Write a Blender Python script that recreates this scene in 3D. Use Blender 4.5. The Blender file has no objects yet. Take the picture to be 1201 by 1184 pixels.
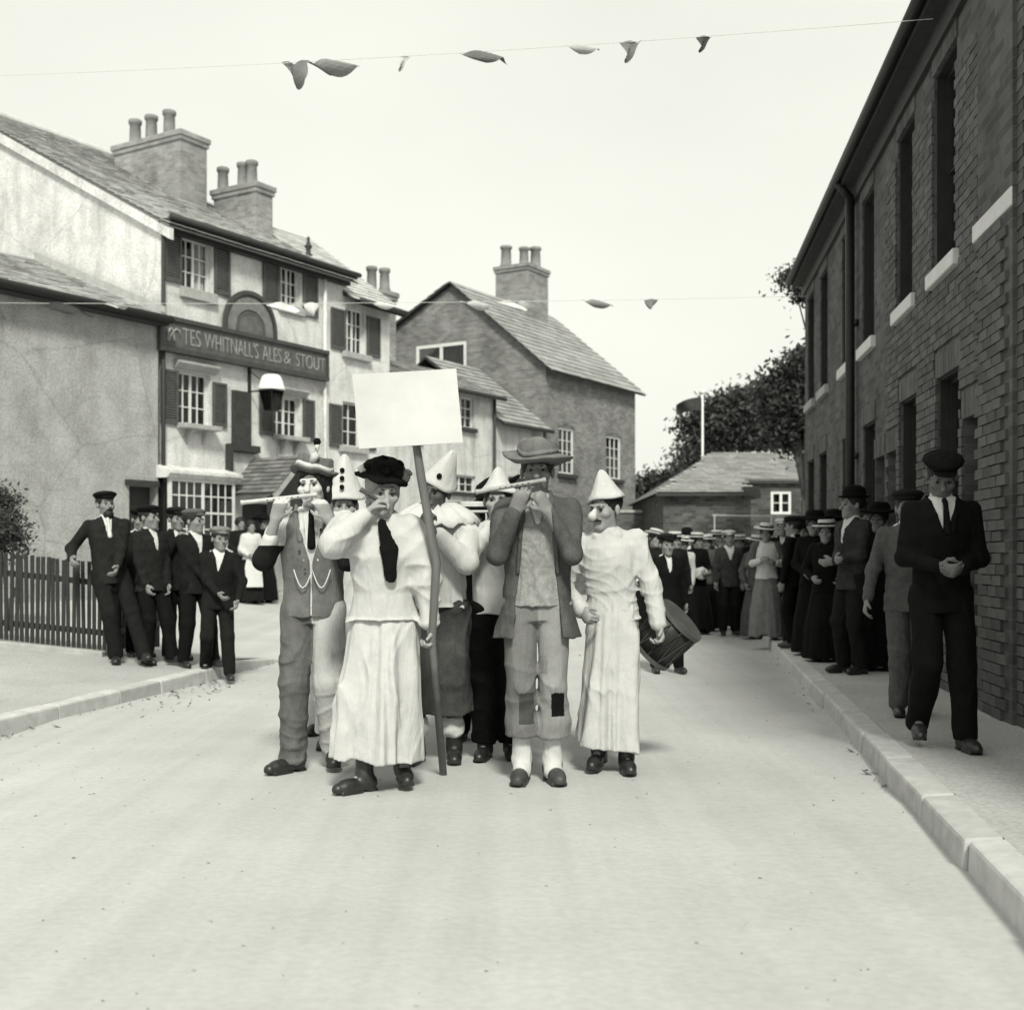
import bpy, math, random
import numpy as np
from mathutils import Vector, Matrix

# ------------------------------------------------------------------ camera, sky, sun, exposure
SC = bpy.context.scene
F, CX, HY, CH = 1400.0, 600.5, 650.0, 1.25          # focal length in photo pixels, principal x, horizon y, camera height
cam_d = bpy.data.cameras.new('camera'); cam = bpy.data.objects.new('camera', cam_d)
SC.collection.objects.link(cam); SC.camera = cam
cam.location = (0, 0, CH); cam.rotation_euler = (math.radians(90), 0, 0)
cam_d.sensor_width = 36.0; cam_d.sensor_fit = 'HORIZONTAL'; cam_d.lens = 36.0 * F / 1201.0
cam_d.shift_y = 58.0 / 1201.0; cam_d.clip_end = 2000.0; cam_d.clip_start = 0.05
cam_d.dof.use_dof = True; cam_d.dof.focus_distance = 6.8; cam_d.dof.aperture_fstop = 2.8

SUN_EL, SUN_AZ = 43.0, 172.0      # elevation; azimuth clockwise from +Y (light comes from behind the camera, a little right)
w = bpy.data.worlds.new('World'); SC.world = w; w.use_nodes = True
wn = w.node_tree.nodes; wl = w.node_tree.links
bg = wn['Background']
sky = wn.new('ShaderNodeTexSky'); sky.sky_type = 'NISHITA'; sky.sun_disc = False
sky.sun_elevation = math.radians(SUN_EL); sky.sun_rotation = math.radians(SUN_AZ)
sky.air_density = 1.0; sky.dust_density = 4.0; sky.ozone_density = 1.0
bw = wn.new('ShaderNodeRGBToBW'); wl.new(sky.outputs[0], bw.inputs[0])       # monochrome plate
cl = wn.new('ShaderNodeMix'); cl.data_type = 'FLOAT'; cl.inputs[0].default_value = 0.82   # veil of high cloud evens out the sky
wl.new(bw.outputs[0], cl.inputs[2])
cn = wn.new('ShaderNodeTexNoise'); cn.inputs['Scale'].default_value = 1.6; cn.inputs['Detail'].default_value = 4; cn.inputs['Roughness'].default_value = 0.5
ct = wn.new('ShaderNodeTexCoord'); cm = wn.new('ShaderNodeMapping'); cm.inputs['Scale'].default_value = (1, 1, 2.2); wl.new(ct.outputs['Generated'], cm.inputs[0]); wl.new(cm.outputs[0], cn.inputs['Vector'])
cr = wn.new('ShaderNodeMapRange'); cr.inputs[1].default_value = 0.3; cr.inputs[2].default_value = 0.7; cr.inputs[3].default_value = 7.3; cr.inputs[4].default_value = 8.6
wl.new(cn.outputs[0], cr.inputs[0]); wl.new(cr.outputs[0], cl.inputs[3])
tint = wn.new('ShaderNodeMix'); tint.data_type = 'RGBA'; tint.blend_type = 'MULTIPLY'; tint.inputs[0].default_value = 1.0
cmb = wn.new('ShaderNodeCombineColor')
for i in range(3): wl.new(cl.outputs[0], cmb.inputs[i])
wl.new(cmb.outputs[0], tint.inputs[6]); tint.inputs[7].default_value = (0.995, 1.0, 0.905, 1)
wl.new(tint.outputs[2], bg.inputs[0]); bg.inputs[1].default_value = 0.092

sun_d = bpy.data.lights.new('sun', 'SUN'); sun = bpy.data.objects.new('sun', sun_d); SC.collection.objects.link(sun)
sun_d.energy = 2.9; sun_d.angle = math.radians(10); sun_d.color = (0.995, 1.0, 0.87)
_a, _e = math.radians(SUN_AZ), math.radians(SUN_EL)
sdir = Vector((math.sin(_a) * math.cos(_e), math.cos(_a) * math.cos(_e), math.sin(_e)))
sun.rotation_euler = sdir.to_track_quat('Z', 'Y').to_euler(); sun.location = (6, -10, 20)
SC.view_settings.view_transform = 'Standard'; SC.view_settings.look = 'None'
SC.view_settings.exposure = 0.5; SC.view_settings.gamma = 1.0; SC.view_settings.use_curve_mapping = False
SC.cycles.max_bounces = 5; SC.cycles.diffuse_bounces = 3

COL = SC.collection
R = random.Random(7)
rng = np.random.default_rng(7)

def W(px, py, Y):
    return Vector(((px - CX) * Y / F, Y, CH + (HY - py) * Y / F))
def Xat(px, Y): return (px - CX) * Y / F
def Yat(py, z=0.0): return F * (CH - z) / (py - HY)

# ------------------------------------------------------------------ materials
MATS = {}
def mat(name, v, rough=0.85, var=0.25, scale=6.0, bump=0.15, bscale=40.0, bdist=0.01, spec=0.3, fine=0.0, stretch=(1, 1, 1), coord='Object', sheen=0.0, wrinkle=0.0):
    if name in MATS: return MATS[name]
    m = bpy.data.materials.new(name); m.use_nodes = True; MATS[name] = m
    nt = m.node_tree; n = nt.nodes; l = nt.links; b = n['Principled BSDF']
    b.inputs['Roughness'].default_value = rough; b.inputs['Specular IOR Level'].default_value = spec
    if sheen: b.inputs['Sheen Weight'].default_value = sheen
    tc = n.new('ShaderNodeTexCoord'); mp = n.new('ShaderNodeMapping'); mp.inputs['Scale'].default_value = stretch
    l.new(tc.outputs[coord], mp.inputs[0])
    nz = n.new('ShaderNodeTexNoise'); nz.inputs['Scale'].default_value = scale; nz.inputs['Detail'].default_value = 6; nz.inputs['Roughness'].default_value = 0.62
    l.new(mp.outputs[0], nz.inputs['Vector'])
    mr = n.new('ShaderNodeMapRange'); mr.inputs[1].default_value = 0.25; mr.inputs[2].default_value = 0.75
    mr.inputs[3].default_value = v * (1 - var); mr.inputs[4].default_value = v * (1 + var)
    l.new(nz.outputs[0], mr.inputs[0]); out = mr.outputs[0]
    nf = n.new('ShaderNodeTexNoise'); nf.inputs['Scale'].default_value = bscale; nf.inputs['Detail'].default_value = 4
    l.new(mp.outputs[0], nf.inputs['Vector'])
    if fine:
        mf = n.new('ShaderNodeMapRange'); mf.inputs[1].default_value = 0.3; mf.inputs[2].default_value = 0.7
        mf.inputs[3].default_value = 1 - fine; mf.inputs[4].default_value = 1 + fine
        l.new(nf.outputs[0], mf.inputs[0])
        mm = n.new('ShaderNodeMath'); mm.operation = 'MULTIPLY'; l.new(out, mm.inputs[0]); l.new(mf.outputs[0], mm.inputs[1]); out = mm.outputs[0]
    cc = n.new('ShaderNodeCombineColor')
    for i in range(3): l.new(out, cc.inputs[i])
    l.new(cc.outputs[0], b.inputs['Base Color'])
    if bump:
        bp = n.new('ShaderNodeBump'); bp.inputs['Strength'].default_value = bump; bp.inputs['Distance'].default_value = bdist
        l.new(nf.outputs[0], bp.inputs['Height']); l.new(bp.outputs[0], b.inputs['Normal'])
        if wrinkle:
            nw = n.new('ShaderNodeTexNoise'); nw.inputs['Scale'].default_value = 9.0; nw.inputs['Detail'].default_value = 5; nw.inputs['Roughness'].default_value = 0.55; nw.inputs['Distortion'].default_value = 0.8
            mw = n.new('ShaderNodeMapping'); mw.inputs['Scale'].default_value = (1.9, 1.9, 0.45); l.new(tc.outputs[coord], mw.inputs[0]); l.new(mw.outputs[0], nw.inputs['Vector'])
            b2 = n.new('ShaderNodeBump'); b2.inputs['Strength'].default_value = wrinkle; b2.inputs['Distance'].default_value = 0.05
            l.new(nw.outputs[0], b2.inputs['Height']); l.new(b2.outputs[0], bp.inputs['Normal'])
    return m

def brick_mat(name, v, mortar, var=0.35, bw_=0.225, bh=0.075, bump=0.5, stain=0.35):
    if name in MATS: return MATS[name]
    m = bpy.data.materials.new(name); m.use_nodes = True; MATS[name] = m
    nt = m.node_tree; n = nt.nodes; l = nt.links; b = n['Principled BSDF']; b.inputs['Roughness'].default_value = 0.9
    b.inputs['Specular IOR Level'].default_value = 0.2
    tc = n.new('ShaderNodeTexCoord'); sp = n.new('ShaderNodeSeparateXYZ'); l.new(tc.outputs['Object'], sp.inputs[0])
    ad = n.new('ShaderNodeMath'); ad.operation = 'ADD'; l.new(sp.outputs[0], ad.inputs[0]); l.new(sp.outputs[1], ad.inputs[1])
    cv = n.new('ShaderNodeCombineXYZ'); l.new(ad.outputs[0], cv.inputs[0]); l.new(sp.outputs[2], cv.inputs[1])
    br = n.new('ShaderNodeTexBrick'); l.new(cv.outputs[0], br.inputs['Vector'])
    br.inputs['Scale'].default_value = 1.0; br.inputs['Brick Width'].default_value = bw_; br.inputs['Row Height'].default_value = bh
    br.inputs['Mortar Size'].default_value = 0.006; br.inputs['Mortar Smooth'].default_value = 0.3; br.inputs['Bias'].default_value = 0.0
    br.inputs['Color1'].default_value = (v * (1 - var),) * 3 + (1,); br.inputs['Color2'].default_value = (v * (1 + var),) * 3 + (1,)
    br.inputs['Mortar'].default_value = (mortar,) * 3 + (1,)
    nz = n.new('ShaderNodeTexNoise'); nz.inputs['Scale'].default_value = 1.1; nz.inputs['Detail'].default_value = 7; nz.inputs['Roughness'].default_value = 0.7
    l.new(tc.outputs['Object'], nz.inputs['Vector'])
    mr = n.new('ShaderNodeMapRange'); mr.inputs[1].default_value = 0.3; mr.inputs[2].default_value = 0.7
    mr.inputs[3].default_value = 1 - stain; mr.inputs[4].default_value = 1 + stain; l.new(nz.outputs[0], mr.inputs[0])
    mx = n.new('ShaderNodeMix'); mx.data_type = 'RGBA'; mx.blend_type = 'MULTIPLY'; mx.inputs[0].default_value = 1.0
    l.new(br.outputs['Color'], mx.inputs[6])
    cc = n.new('ShaderNodeCombineColor')
    for i in range(3): l.new(mr.outputs[0], cc.inputs[i])
    l.new(cc.outputs[0], mx.inputs[7]); l.new(mx.outputs[2], b.inputs['Base Color'])
    bp = n.new('ShaderNodeBump'); bp.inputs['Strength'].default_value = bump; bp.inputs['Distance'].default_value = 0.008; bp.invert = True
    l.new(br.outputs['Fac'], bp.inputs['Height']); l.new(bp.outputs[0], b.inputs['Normal'])
    return m

def random_value_mat(name, v, var, rough=0.85, scale=8.0, nvar=0.2):
    """stone, slate or brick whose pieces differ: Random Per Island / per object"""
    if name in MATS: return MATS[name]
    m = mat(name, v, rough, nvar, scale, 0.3, 45, 0.006)
    n = m.node_tree.nodes; l = m.node_tree.links; b = n['Principled BSDF']
    src = b.inputs['Base Color'].links[0].from_socket
    ge = n.new('ShaderNodeNewGeometry'); oi = n.new('ShaderNodeObjectInfo')
    a = n.new('ShaderNodeMath'); a.operation = 'ADD'; l.new(ge.outputs['Random Per Island'], a.inputs[0]); l.new(oi.outputs['Random'], a.inputs[1])
    f = n.new('ShaderNodeMath'); f.operation = 'FRACT'; l.new(a.outputs[0], f.inputs[0])
    mr = n.new('ShaderNodeMapRange'); mr.inputs[3].default_value = 1 - var; mr.inputs[4].default_value = 1 + var; l.new(f.outputs[0], mr.inputs[0])
    cc = n.new('ShaderNodeCombineColor')
    for i in range(3): l.new(mr.outputs[0], cc.inputs[i])
    mx = n.new('ShaderNodeMix'); mx.data_type = 'RGBA'; mx.blend_type = 'MULTIPLY'; mx.inputs[0].default_value = 1.0
    l.new(src, mx.inputs[6]); l.new(cc.outputs[0], mx.inputs[7]); l.new(mx.outputs[2], b.inputs['Base Color'])
    return m

def render_mat(name, v, streak=0.62):
    """old lime render: blotchy, with fine pebbly relief and damp staining"""
    if name in MATS: return MATS[name]
    m = mat(name, v, 0.92, 0.14, 2.3, 0.6, 28, 0.016, 0.15, fine=0.2)
    n = m.node_tree.nodes; l = m.node_tree.links; b = n['Principled BSDF']
    src = b.inputs['Base Color'].links[0].from_socket
    tc = n.new('ShaderNodeTexCoord'); mp = n.new('ShaderNodeMapping'); mp.inputs['Scale'].default_value = (3.2, 3.2, 0.55)
    l.new(tc.outputs['Object'], mp.inputs[0]); nz = n.new('ShaderNodeTexNoise'); nz.inputs['Scale'].default_value = 1.0; nz.inputs['Detail'].default_value = 8
    nz.inputs['Roughness'].default_value = 0.7
    l.new(mp.outputs[0], nz.inputs['Vector'])
    mr = n.new('ShaderNodeMapRange'); mr.inputs[1].default_value = 0.46; mr.inputs[2].default_value = 0.7; mr.inputs[3].default_value = 1.0; mr.inputs[4].default_value = streak
    l.new(nz.outputs[0], mr.inputs[0]); cc = n.new('ShaderNodeCombineColor')
    for i in range(3): l.new(mr.outputs[0], cc.inputs[i])
    mx = n.new('ShaderNodeMix'); mx.data_type = 'RGBA'; mx.blend_type = 'MULTIPLY'; mx.inputs[0].default_value = 1.0
    l.new(src, mx.inputs[6]); l.new(cc.outputs[0], mx.inputs[7])
    np_ = n.new('ShaderNodeTexNoise'); np_.inputs['Scale'].default_value = 0.9; np_.inputs['Detail'].default_value = 9; np_.inputs['Roughness'].default_value = 0.68; np_.inputs['Distortion'].default_value = 0.6
    l.new(tc.outputs['Object'], np_.inputs['Vector']); rp = n.new('ShaderNodeValToRGB'); rp.color_ramp.elements[0].position = 0.40; rp.color_ramp.elements[0].color = (0.87, 0.87, 0.87, 1); rp.color_ramp.elements[1].position = 0.50; rp.color_ramp.elements[1].color = (1.03, 1.03, 1.03, 1)
    l.new(np_.outputs[0], rp.inputs[0]); m2 = n.new('ShaderNodeMix'); m2.data_type = 'RGBA'; m2.blend_type = 'MULTIPLY'; m2.inputs[0].default_value = 1.0
    l.new(mx.outputs[2], m2.inputs[6]); l.new(rp.outputs[0], m2.inputs[7])
    vo = n.new('ShaderNodeTexVoronoi'); vo.feature = 'DISTANCE_TO_EDGE'; vo.inputs['Scale'].default_value = 0.55; wv_ = n.new('ShaderNodeMix'); wv_.data_type = 'VECTOR'; wv_.inputs[0].default_value = 0.22
    l.new(tc.outputs['Object'], wv_.inputs[4]); l.new(np_.outputs[1], wv_.inputs[5]); l.new(wv_.outputs[1], vo.inputs['Vector'])
    ck = n.new('ShaderNodeMapRange'); ck.inputs[1].default_value = 0.0; ck.inputs[2].default_value = 0.012; ck.inputs[3].default_value = 0.72; ck.inputs[4].default_value = 1.0; l.new(vo.outputs[0], ck.inputs[0])
    c3 = n.new('ShaderNodeCombineColor')
    for i in range(3): l.new(ck.outputs[0], c3.inputs[i])
    m3 = n.new('ShaderNodeMix'); m3.data_type = 'RGBA'; m3.blend_type = 'MULTIPLY'; m3.inputs[0].default_value = 0.7; l.new(m2.outputs[2], m3.inputs[6]); l.new(c3.outputs[0], m3.inputs[7])
    l.new(m3.outputs[2], b.inputs['Base Color'])
    return m

def glass_mat():
    if 'window_glass' in MATS: return MATS['window_glass']
    m = mat('window_glass', 0.012, 0.08, 0.3, 3.0, 0.05, 3.0, 0.01, 0.5)
    return m

M_ROAD = mat('dusty_macadam', 0.43, 0.95, 0.13, 0.55, 0.35, 26, 0.010, 0.1, fine=0.05)
M_PAVE = mat('gravelly_footway', 0.37, 0.95, 0.12, 1.2, 0.5, 45, 0.01, 0.1, fine=0.16)
M_KERB = random_value_mat('kerb_stone', 0.46, 0.12)
M_PUB = render_mat('pub_render', 0.60, 0.75)
M_LOW = render_mat('grey_roughcast', 0.34, 0.84)
M_CREAM = render_mat('cottage_limewash', 0.52)
M_BRICK_B = brick_mat('mid_brick', 0.170, 0.22, 0.25)
M_BRICK_ROW = brick_mat('sooty_brick', 0.085, 0.105, 0.3)
M_BRICK_E = brick_mat('dark_brick', 0.075, 0.10, 0.4)
M_SLATE = random_value_mat('pale_slate', 0.52, 0.12)
M_STONE_SLATE = random_value_mat('stone_slate', 0.27, 0.2)
M_DARK_SLATE = random_value_mat('dark_slate', 0.15, 0.3)
M_DARKWOOD = mat('dark_paint', 0.035, 0.6, 0.3, 9, 0.2, 60, 0.004)
M_SHUT = mat('shutter_paint', 0.075, 0.65, 0.3, 7, 0.2, 60, 0.004)
M_WHITE = mat('white_paint', 0.62, 0.6, 0.12, 8, 0.15, 60, 0.004)
M_STONE = mat('sandstone', 0.34, 0.9, 0.2, 6, 0.4, 40, 0.01)
M_PALESTONE = mat('pale_sill_stone', 0.60, 0.85, 0.1, 6, 0.3, 40, 0.006)
M_CHIM = brick_mat('chimney_brick', 0.22, 0.26, 0.2)
M_POT = mat('chimney_pot', 0.20, 0.85, 0.3, 5, 0.2, 40)
M_IRON = mat('black_iron', 0.016, 0.5, 0.3, 10, 0.2, 60, 0.003)
M_GLASS = glass_mat()
M_CURT = mat('net_curtain', 0.50, 0.9, 0.25, 9, 0.3, 30, 0.01, stretch=(6, 6, 0.6))
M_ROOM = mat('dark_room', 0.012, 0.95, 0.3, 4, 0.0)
M_FENCE = mat('fence_paint', 0.022, 0.7, 0.45, 12, 0.3, 50, 0.005)

# ------------------------------------------------------------------ mesh helpers
def tag(o, label=None, cat=None, group=None, kind=None):
    if label: o['label'] = label
    if cat: o['category'] = cat
    if group: o['group'] = group
    if kind: o['kind'] = kind
    return o
def empty(name, loc=(0, 0, 0), rz=0.0, label=None, cat=None, group=None):
    o = bpy.data.objects.new(name, None); COL.objects.link(o); o.empty_display_size = 0.2
    o.location = loc; o.rotation_euler = (0, 0, rz)
    return tag(o, label, cat, group)
def link_mesh(name, me, parent=None, loc=None):
    o = bpy.data.objects.new(name, me); COL.objects.link(o)
    if parent: o.parent = parent
    if loc is not None: o.location = loc
    return o
class MB:
    def __init__(s): s.v = []; s.f = []; s.m = []
    def quad(s, a, b, c, d, m=0):
        i = len(s.v); s.v += [tuple(a), tuple(b), tuple(c), tuple(d)]; s.f.append((i, i + 1, i + 2, i + 3)); s.m.append(m)
    def poly(s, pts, m=0):
        i = len(s.v); s.v += [tuple(p) for p in pts]; s.f.append(tuple(range(i, i + len(pts)))); s.m.append(m)
    def box(s, x0, x1, y0, y1, z0, z1, m=0, jit=0.0):
        i = len(s.v)
        P = [(x0, y0, z0), (x1, y0, z0), (x1, y1, z0), (x0, y1, z0), (x0, y0, z1), (x1, y0, z1), (x1, y1, z1), (x0, y1, z1)]
        if jit: P = [tuple(c + R.uniform(-jit, jit) for c in p) for p in P]
        s.v += P
        for f in ((0, 3, 2, 1), (4, 5, 6, 7), (0, 1, 5, 4), (1, 2, 6, 5), (2, 3, 7, 6), (3, 0, 4, 7)):
            s.f.append(tuple(i + k for k in f)); s.m.append(m)
        return s
    def hexa(s, P, m=0):
        i = len(s.v); s.v += [tuple(p) for p in P]
        for f in ((0, 3, 2, 1), (4, 5, 6, 7), (0, 1, 5, 4), (1, 2, 6, 5), (2, 3, 7, 6), (3, 0, 4, 7)):
            s.f.append(tuple(i + k for k in f)); s.m.append(m)
    def prism(s, pts, off, m=0):
        """polygon pts extruded by vector off"""
        off = Vector(off); a = [Vector(p) for p in pts]; b = [p + off for p in a]; n = len(a)
        s.poly(a[::-1], m); s.poly(b, m)
        for k in range(n): s.quad(a[k], a[(k + 1) % n], b[(k + 1) % n], b[k], m)
    def tube(s, a, b, ra, rb=None, n=8, m=0, caps=True):
        rb = ra if rb is None else rb
        a = Vector(a); b = Vector(b); d = (b - a).normalized()
        e = d.orthogonal().normalized(); g = d.cross(e); i = len(s.v)
        for p, r in ((a, ra), (b, rb)):
            for k in range(n):
                t = 2 * math.pi * k / n; s.v.append(tuple(p + e * math.cos(t) * r + g * math.sin(t) * r))
        for k in range(n):
            s.f.append((i + k, i + (k + 1) % n, i + n + (k + 1) % n, i + n + k)); s.m.append(m)
        if caps:
            s.f.append(tuple(i + n - 1 - k for k in range(n))); s.m.append(m); s.f.append(tuple(i + n + k for k in range(n))); s.m.append(m)
    def path(s, pts, r, n=6, m=0):
        pts = [Vector(p) for p in pts]; i0 = len(s.v); rr = r if hasattr(r, '__len__') else [r] * len(pts)
        for j, p in enumerate(pts):
            d = (pts[min(j + 1, len(pts) - 1)] - pts[max(j - 1, 0)]).normalized()
            e = d.cross(Vector((0.13, 0.31, 0.94))).normalized(); g = d.cross(e)
            for k in range(n):
                t = 2 * math.pi * k / n; s.v.append(tuple(p + e * math.cos(t) * rr[j] + g * math.sin(t) * rr[j]))
        for j in range(len(pts) - 1):
            for k in range(n):
                a = i0 + j * n + k; b = i0 + j * n + (k + 1) % n
                s.f.append((a, b, b + n, a + n)); s.m.append(m)
        s.f.append(tuple(i0 + n - 1 - k for k in range(n))); s.m.append(m)
        s.f.append(tuple(i0 + (len(pts) - 1) * n + k for k in range(n))); s.m.append(m)
    def lathe(s, prof, c=(0, 0, 0), n=24, sy=1.0, m=0, wob=None):
        i = len(s.v); c = Vector(c)
        for j, (r, z) in enumerate(prof):
            for k in range(n):
                t = 2 * math.pi * k / n; rr, zz = r, z
                if wob: rr, zz = wob(t, r, z)
                s.v.append((c.x + rr * math.cos(t), c.y + rr * math.sin(t) * sy, c.z + zz))
        for j in range(len(prof) - 1):
            for k in range(n):
                a = i + j * n + k; b = i + j * n + (k + 1) % n
                s.f.append((a, b, b + n, a + n)); s.m.append(m)
        if prof[0][0] > 1e-4: s.f.append(tuple(i + n - 1 - k for k in range(n))); s.m.append(m)
        if prof[-1][0] > 1e-4: s.f.append(tuple(i + (len(prof) - 1) * n + k for k in range(n))); s.m.append(m)
    def mesh(s, name, mats, smooth=False):
        me = bpy.data.meshes.new(name); me.from_pydata(s.v, [], s.f)
        mats = mats if isinstance(mats, (list, tuple)) else [mats]
        for x in mats: me.materials.append(x)
        if len(mats) > 1: me.polygons.foreach_set('material_index', s.m)
        if smooth: me.polygons.foreach_set('use_smooth', [True] * len(me.polygons))
        me.update(); return me
    def build(s, name, mats, parent=None, smooth=False, loc=None, bevel=0.0, kind=None):
        o = link_mesh(name, s.mesh(name, mats, smooth), parent, loc)
        if bevel:
            b = o.modifiers.new('bevel', 'BEVEL'); b.width = bevel; b.segments = 2; b.limit_method = 'ANGLE'
        if kind: o['kind'] = kind
        return o

def wall(mb, mp, u0, u1, v0, top, openings, depth, m=0, knots=()):
    """sheet wall with rectangular openings and their reveals; mp(u, v, w) -> xyz, w = depth inwards; top: number or function of u"""
    f = top if callable(top) else (lambda u: top)
    us = sorted({u0, u1, *knots, *[o[0] for o in openings], *[o[1] for o in openings]}); us = [u for u in us if u0 <= u <= u1]
    vs = sorted({v0, *[o[2] for o in openings], *[o[3] for o in openings]})
    for a, b in zip(us, us[1:]):
        ta, tb = f(a + 1e-6), f(b - 1e-6); lim = min(ta, tb); zz = [v for v in vs if v < lim - 1e-6]
        for j, c in enumerate(zz):
            last = j == len(zz) - 1
            d = None if last else zz[j + 1]
            if any(o[0] <= a + 1e-6 and b - 1e-6 <= o[1] and o[2] <= c + 1e-6 and (d or c + 1e-3) - 1e-6 <= o[3] for o in openings): continue
            if last: mb.quad(mp(a, c, 0), mp(b, c, 0), mp(b, tb, 0), mp(a, ta, 0), m)
            else: mb.quad(mp(a, c, 0), mp(b, c, 0), mp(b, d, 0), mp(a, d, 0), m)
    for (a, b, c, d) in openings:
        mb.quad(mp(a, c, 0), mp(a, d, 0), mp(a, d, depth), mp(a, c, depth), m); mb.quad(mp(b, c, 0), mp(b, c, depth), mp(b, d, depth), mp(b, d, 0), m)
        mb.quad(mp(a, d, 0), mp(b, d, 0), mp(b, d, depth), mp(a, d, depth), m); mb.quad(mp(a, c, 0), mp(a, c, depth), mp(b, c, depth), mp(b, c, 0), m)

def mbox(mb, mp, u0, u1, v0, v1, w0, w1, m=0):
    mb.hexa([mp(u0, v0, w0), mp(u1, v0, w0), mp(u1, v0, w1), mp(u0, v0, w1), mp(u0, v1, w0), mp(u1, v1, w0), mp(u1, v1, w1), mp(u0, v1, w1)], m)

def window(parent, mp, o, depth, nu=2, nv=3, fm=None, fw=0.045, bar=0.02, casements=1, curtain=0.0, open_gap=None, lining=0.0):
    """frame with glazing bars at the back of the reveal > pane per casement, curtain"""
    a, b, c, d = o; fm = fm or M_WHITE; e = 0.004
    mb = MB(); w0, w1 = depth - 0.05, depth + 0.01
    mbox(mb, mp, a + e, a + fw, c + e, d - e, w0, w1); mbox(mb, mp, b - fw, b - e, c + e, d - e, w0, w1)
    mbox(mb, mp, a + fw, b - fw, c + e, c + fw, w0, w1); mbox(mb, mp, a + fw, b - fw, d - fw, d - e, w0, w1)
    if lining:  # dark boards added over the reveals so the whole recess reads dark
        mbox(mb, mp, a + 0.002, a + 0.02, c + 0.004, d - 0.004, lining, w0 - 0.001); mbox(mb, mp, b - 0.02, b - 0.002, c + 0.004, d - 0.004, lining, w0 - 0.001); mbox(mb, mp, a + 0.021, b - 0.021, d - 0.02, d - 0.004, lining, w0 - 0.001)
    cw = (b - a - 2 * fw) / casements; panes = []
    for k in range(casements):
        p = a + fw + k * cw; q = p + cw
        if k: mbox(mb, mp, p - fw * 0.5, p + fw * 0.5, c + fw, d - fw, w0 + 0.004, w1)
        for i in range(1, nu): x = p + (q - p) * i / nu; mbox(mb, mp, x - bar / 2, x + bar / 2, c + fw, d - fw, w0 + 0.012, w1 - 0.004)
        for j in range(1, nv): z = c + fw + (d - c - 2 * fw) * j / nv; mbox(mb, mp, p, q, z - bar / 2, z + bar / 2, w0 + 0.016, w1 - 0.006)
        if open_gap is None or k != open_gap: panes.append((p, q))
    wo = mb.build('window', fm, parent)
    for (p, q) in panes:
        g = MB(); mbox(g, mp, p + 0.002, q - 0.002, c + fw + 0.002, d - fw - 0.002, depth - 0.012, depth - 0.008); g.build('pane', M_GLASS if not curtain else pane_clear(), wo)
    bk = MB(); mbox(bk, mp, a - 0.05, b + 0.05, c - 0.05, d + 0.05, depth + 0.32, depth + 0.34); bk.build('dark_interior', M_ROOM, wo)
    if curtain:
        n = 26; cu = MB()
        for side in (0, 1):
            x0, x1 = (a + fw, a + fw + (b - a) * curtain * 0.5) if side == 0 else (b - fw - (b - a) * curtain * 0.5, b - fw)
            pts = [(x0 + (x1 - x0) * i / n, 0.02 * math.sin(i * 1.35 + side) + depth + 0.06) for i in range(n + 1)]
            for (xa, wa), (xb, wb) in zip(pts, pts[1:]): cu.quad(mp(xa, c, wa), mp(xb, c, wb), mp(xb, d, wb), mp(xa, d, wa))
        cu.build('curtain', M_CURT, wo, smooth=True)
    return wo
def pane_clear():
    if 'clear_pane' in MATS: return MATS['clear_pane']
    m = bpy.data.materials.new('clear_pane'); m.use_nodes = True; MATS['clear_pane'] = m
    nt = m.node_tree; n = nt.nodes; l = nt.links; n.remove(n['Principled BSDF'])
    t = n.new('ShaderNodeBsdfTransparent'); g = n.new('ShaderNodeBsdfGlossy'); g.inputs['Roughness'].default_value = 0.05
    fr = n.new('ShaderNodeFresnel'); fr.inputs[0].default_value = 1.5
    nz = n.new('ShaderNodeTexNoise'); nz.inputs['Scale'].default_value = 4.0
    bp = n.new('ShaderNodeBump'); bp.inputs['Strength'].default_value = 0.05; l.new(nz.outputs[0], bp.inputs['Height']); l.new(bp.outputs[0], g.inputs['Normal'])
    t.inputs[0].default_value = (0.75, 0.75, 0.75, 1)
    mx = n.new('ShaderNodeMixShader'); l.new(fr.outputs[0], mx.inputs[0]); l.new(t.outputs[0], mx.inputs[1]); l.new(g.outputs[0], mx.inputs[2])
    l.new(mx.outputs[0], n['Material Output'].inputs[0]); return m

def shutter(parent, mp, a, b, c, d, w=-0.05):
    mb = MB(); fw = 0.05; th = 0.04
    mbox(mb, mp, a, a + fw, c, d, w, w + th); mbox(mb, mp, b - fw, b, c, d, w, w + th)
    mbox(mb, mp, a + fw, b - fw, c, c + fw * 1.4, w, w + th); mbox(mb, mp, a + fw, b - fw, d - fw, d, w, w + th)
    n = max(6, int((d - c) / 0.055))
    for i in range(n):
        z = c + fw * 1.4 + (d - c - 2.4 * fw) * (i + 0.1) / n; h = (d - c - 2.4 * fw) / n
        mb.hexa([mp(a + fw, z, w + 0.006), mp(b - fw, z, w + 0.006), mp(b - fw, z + h * 0.2, w + 0.006), mp(a + fw, z + h * 0.2, w + 0.006),
                 mp(a + fw, z + h * 0.75, w + 0.034), mp(b - fw, z + h * 0.75, w + 0.034), mp(b - fw, z + h * 0.95, w + 0.034), mp(a + fw, z + h * 0.95, w + 0.034)])
    o = mb.build('shutter', M_SHUT, parent); return o

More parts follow.
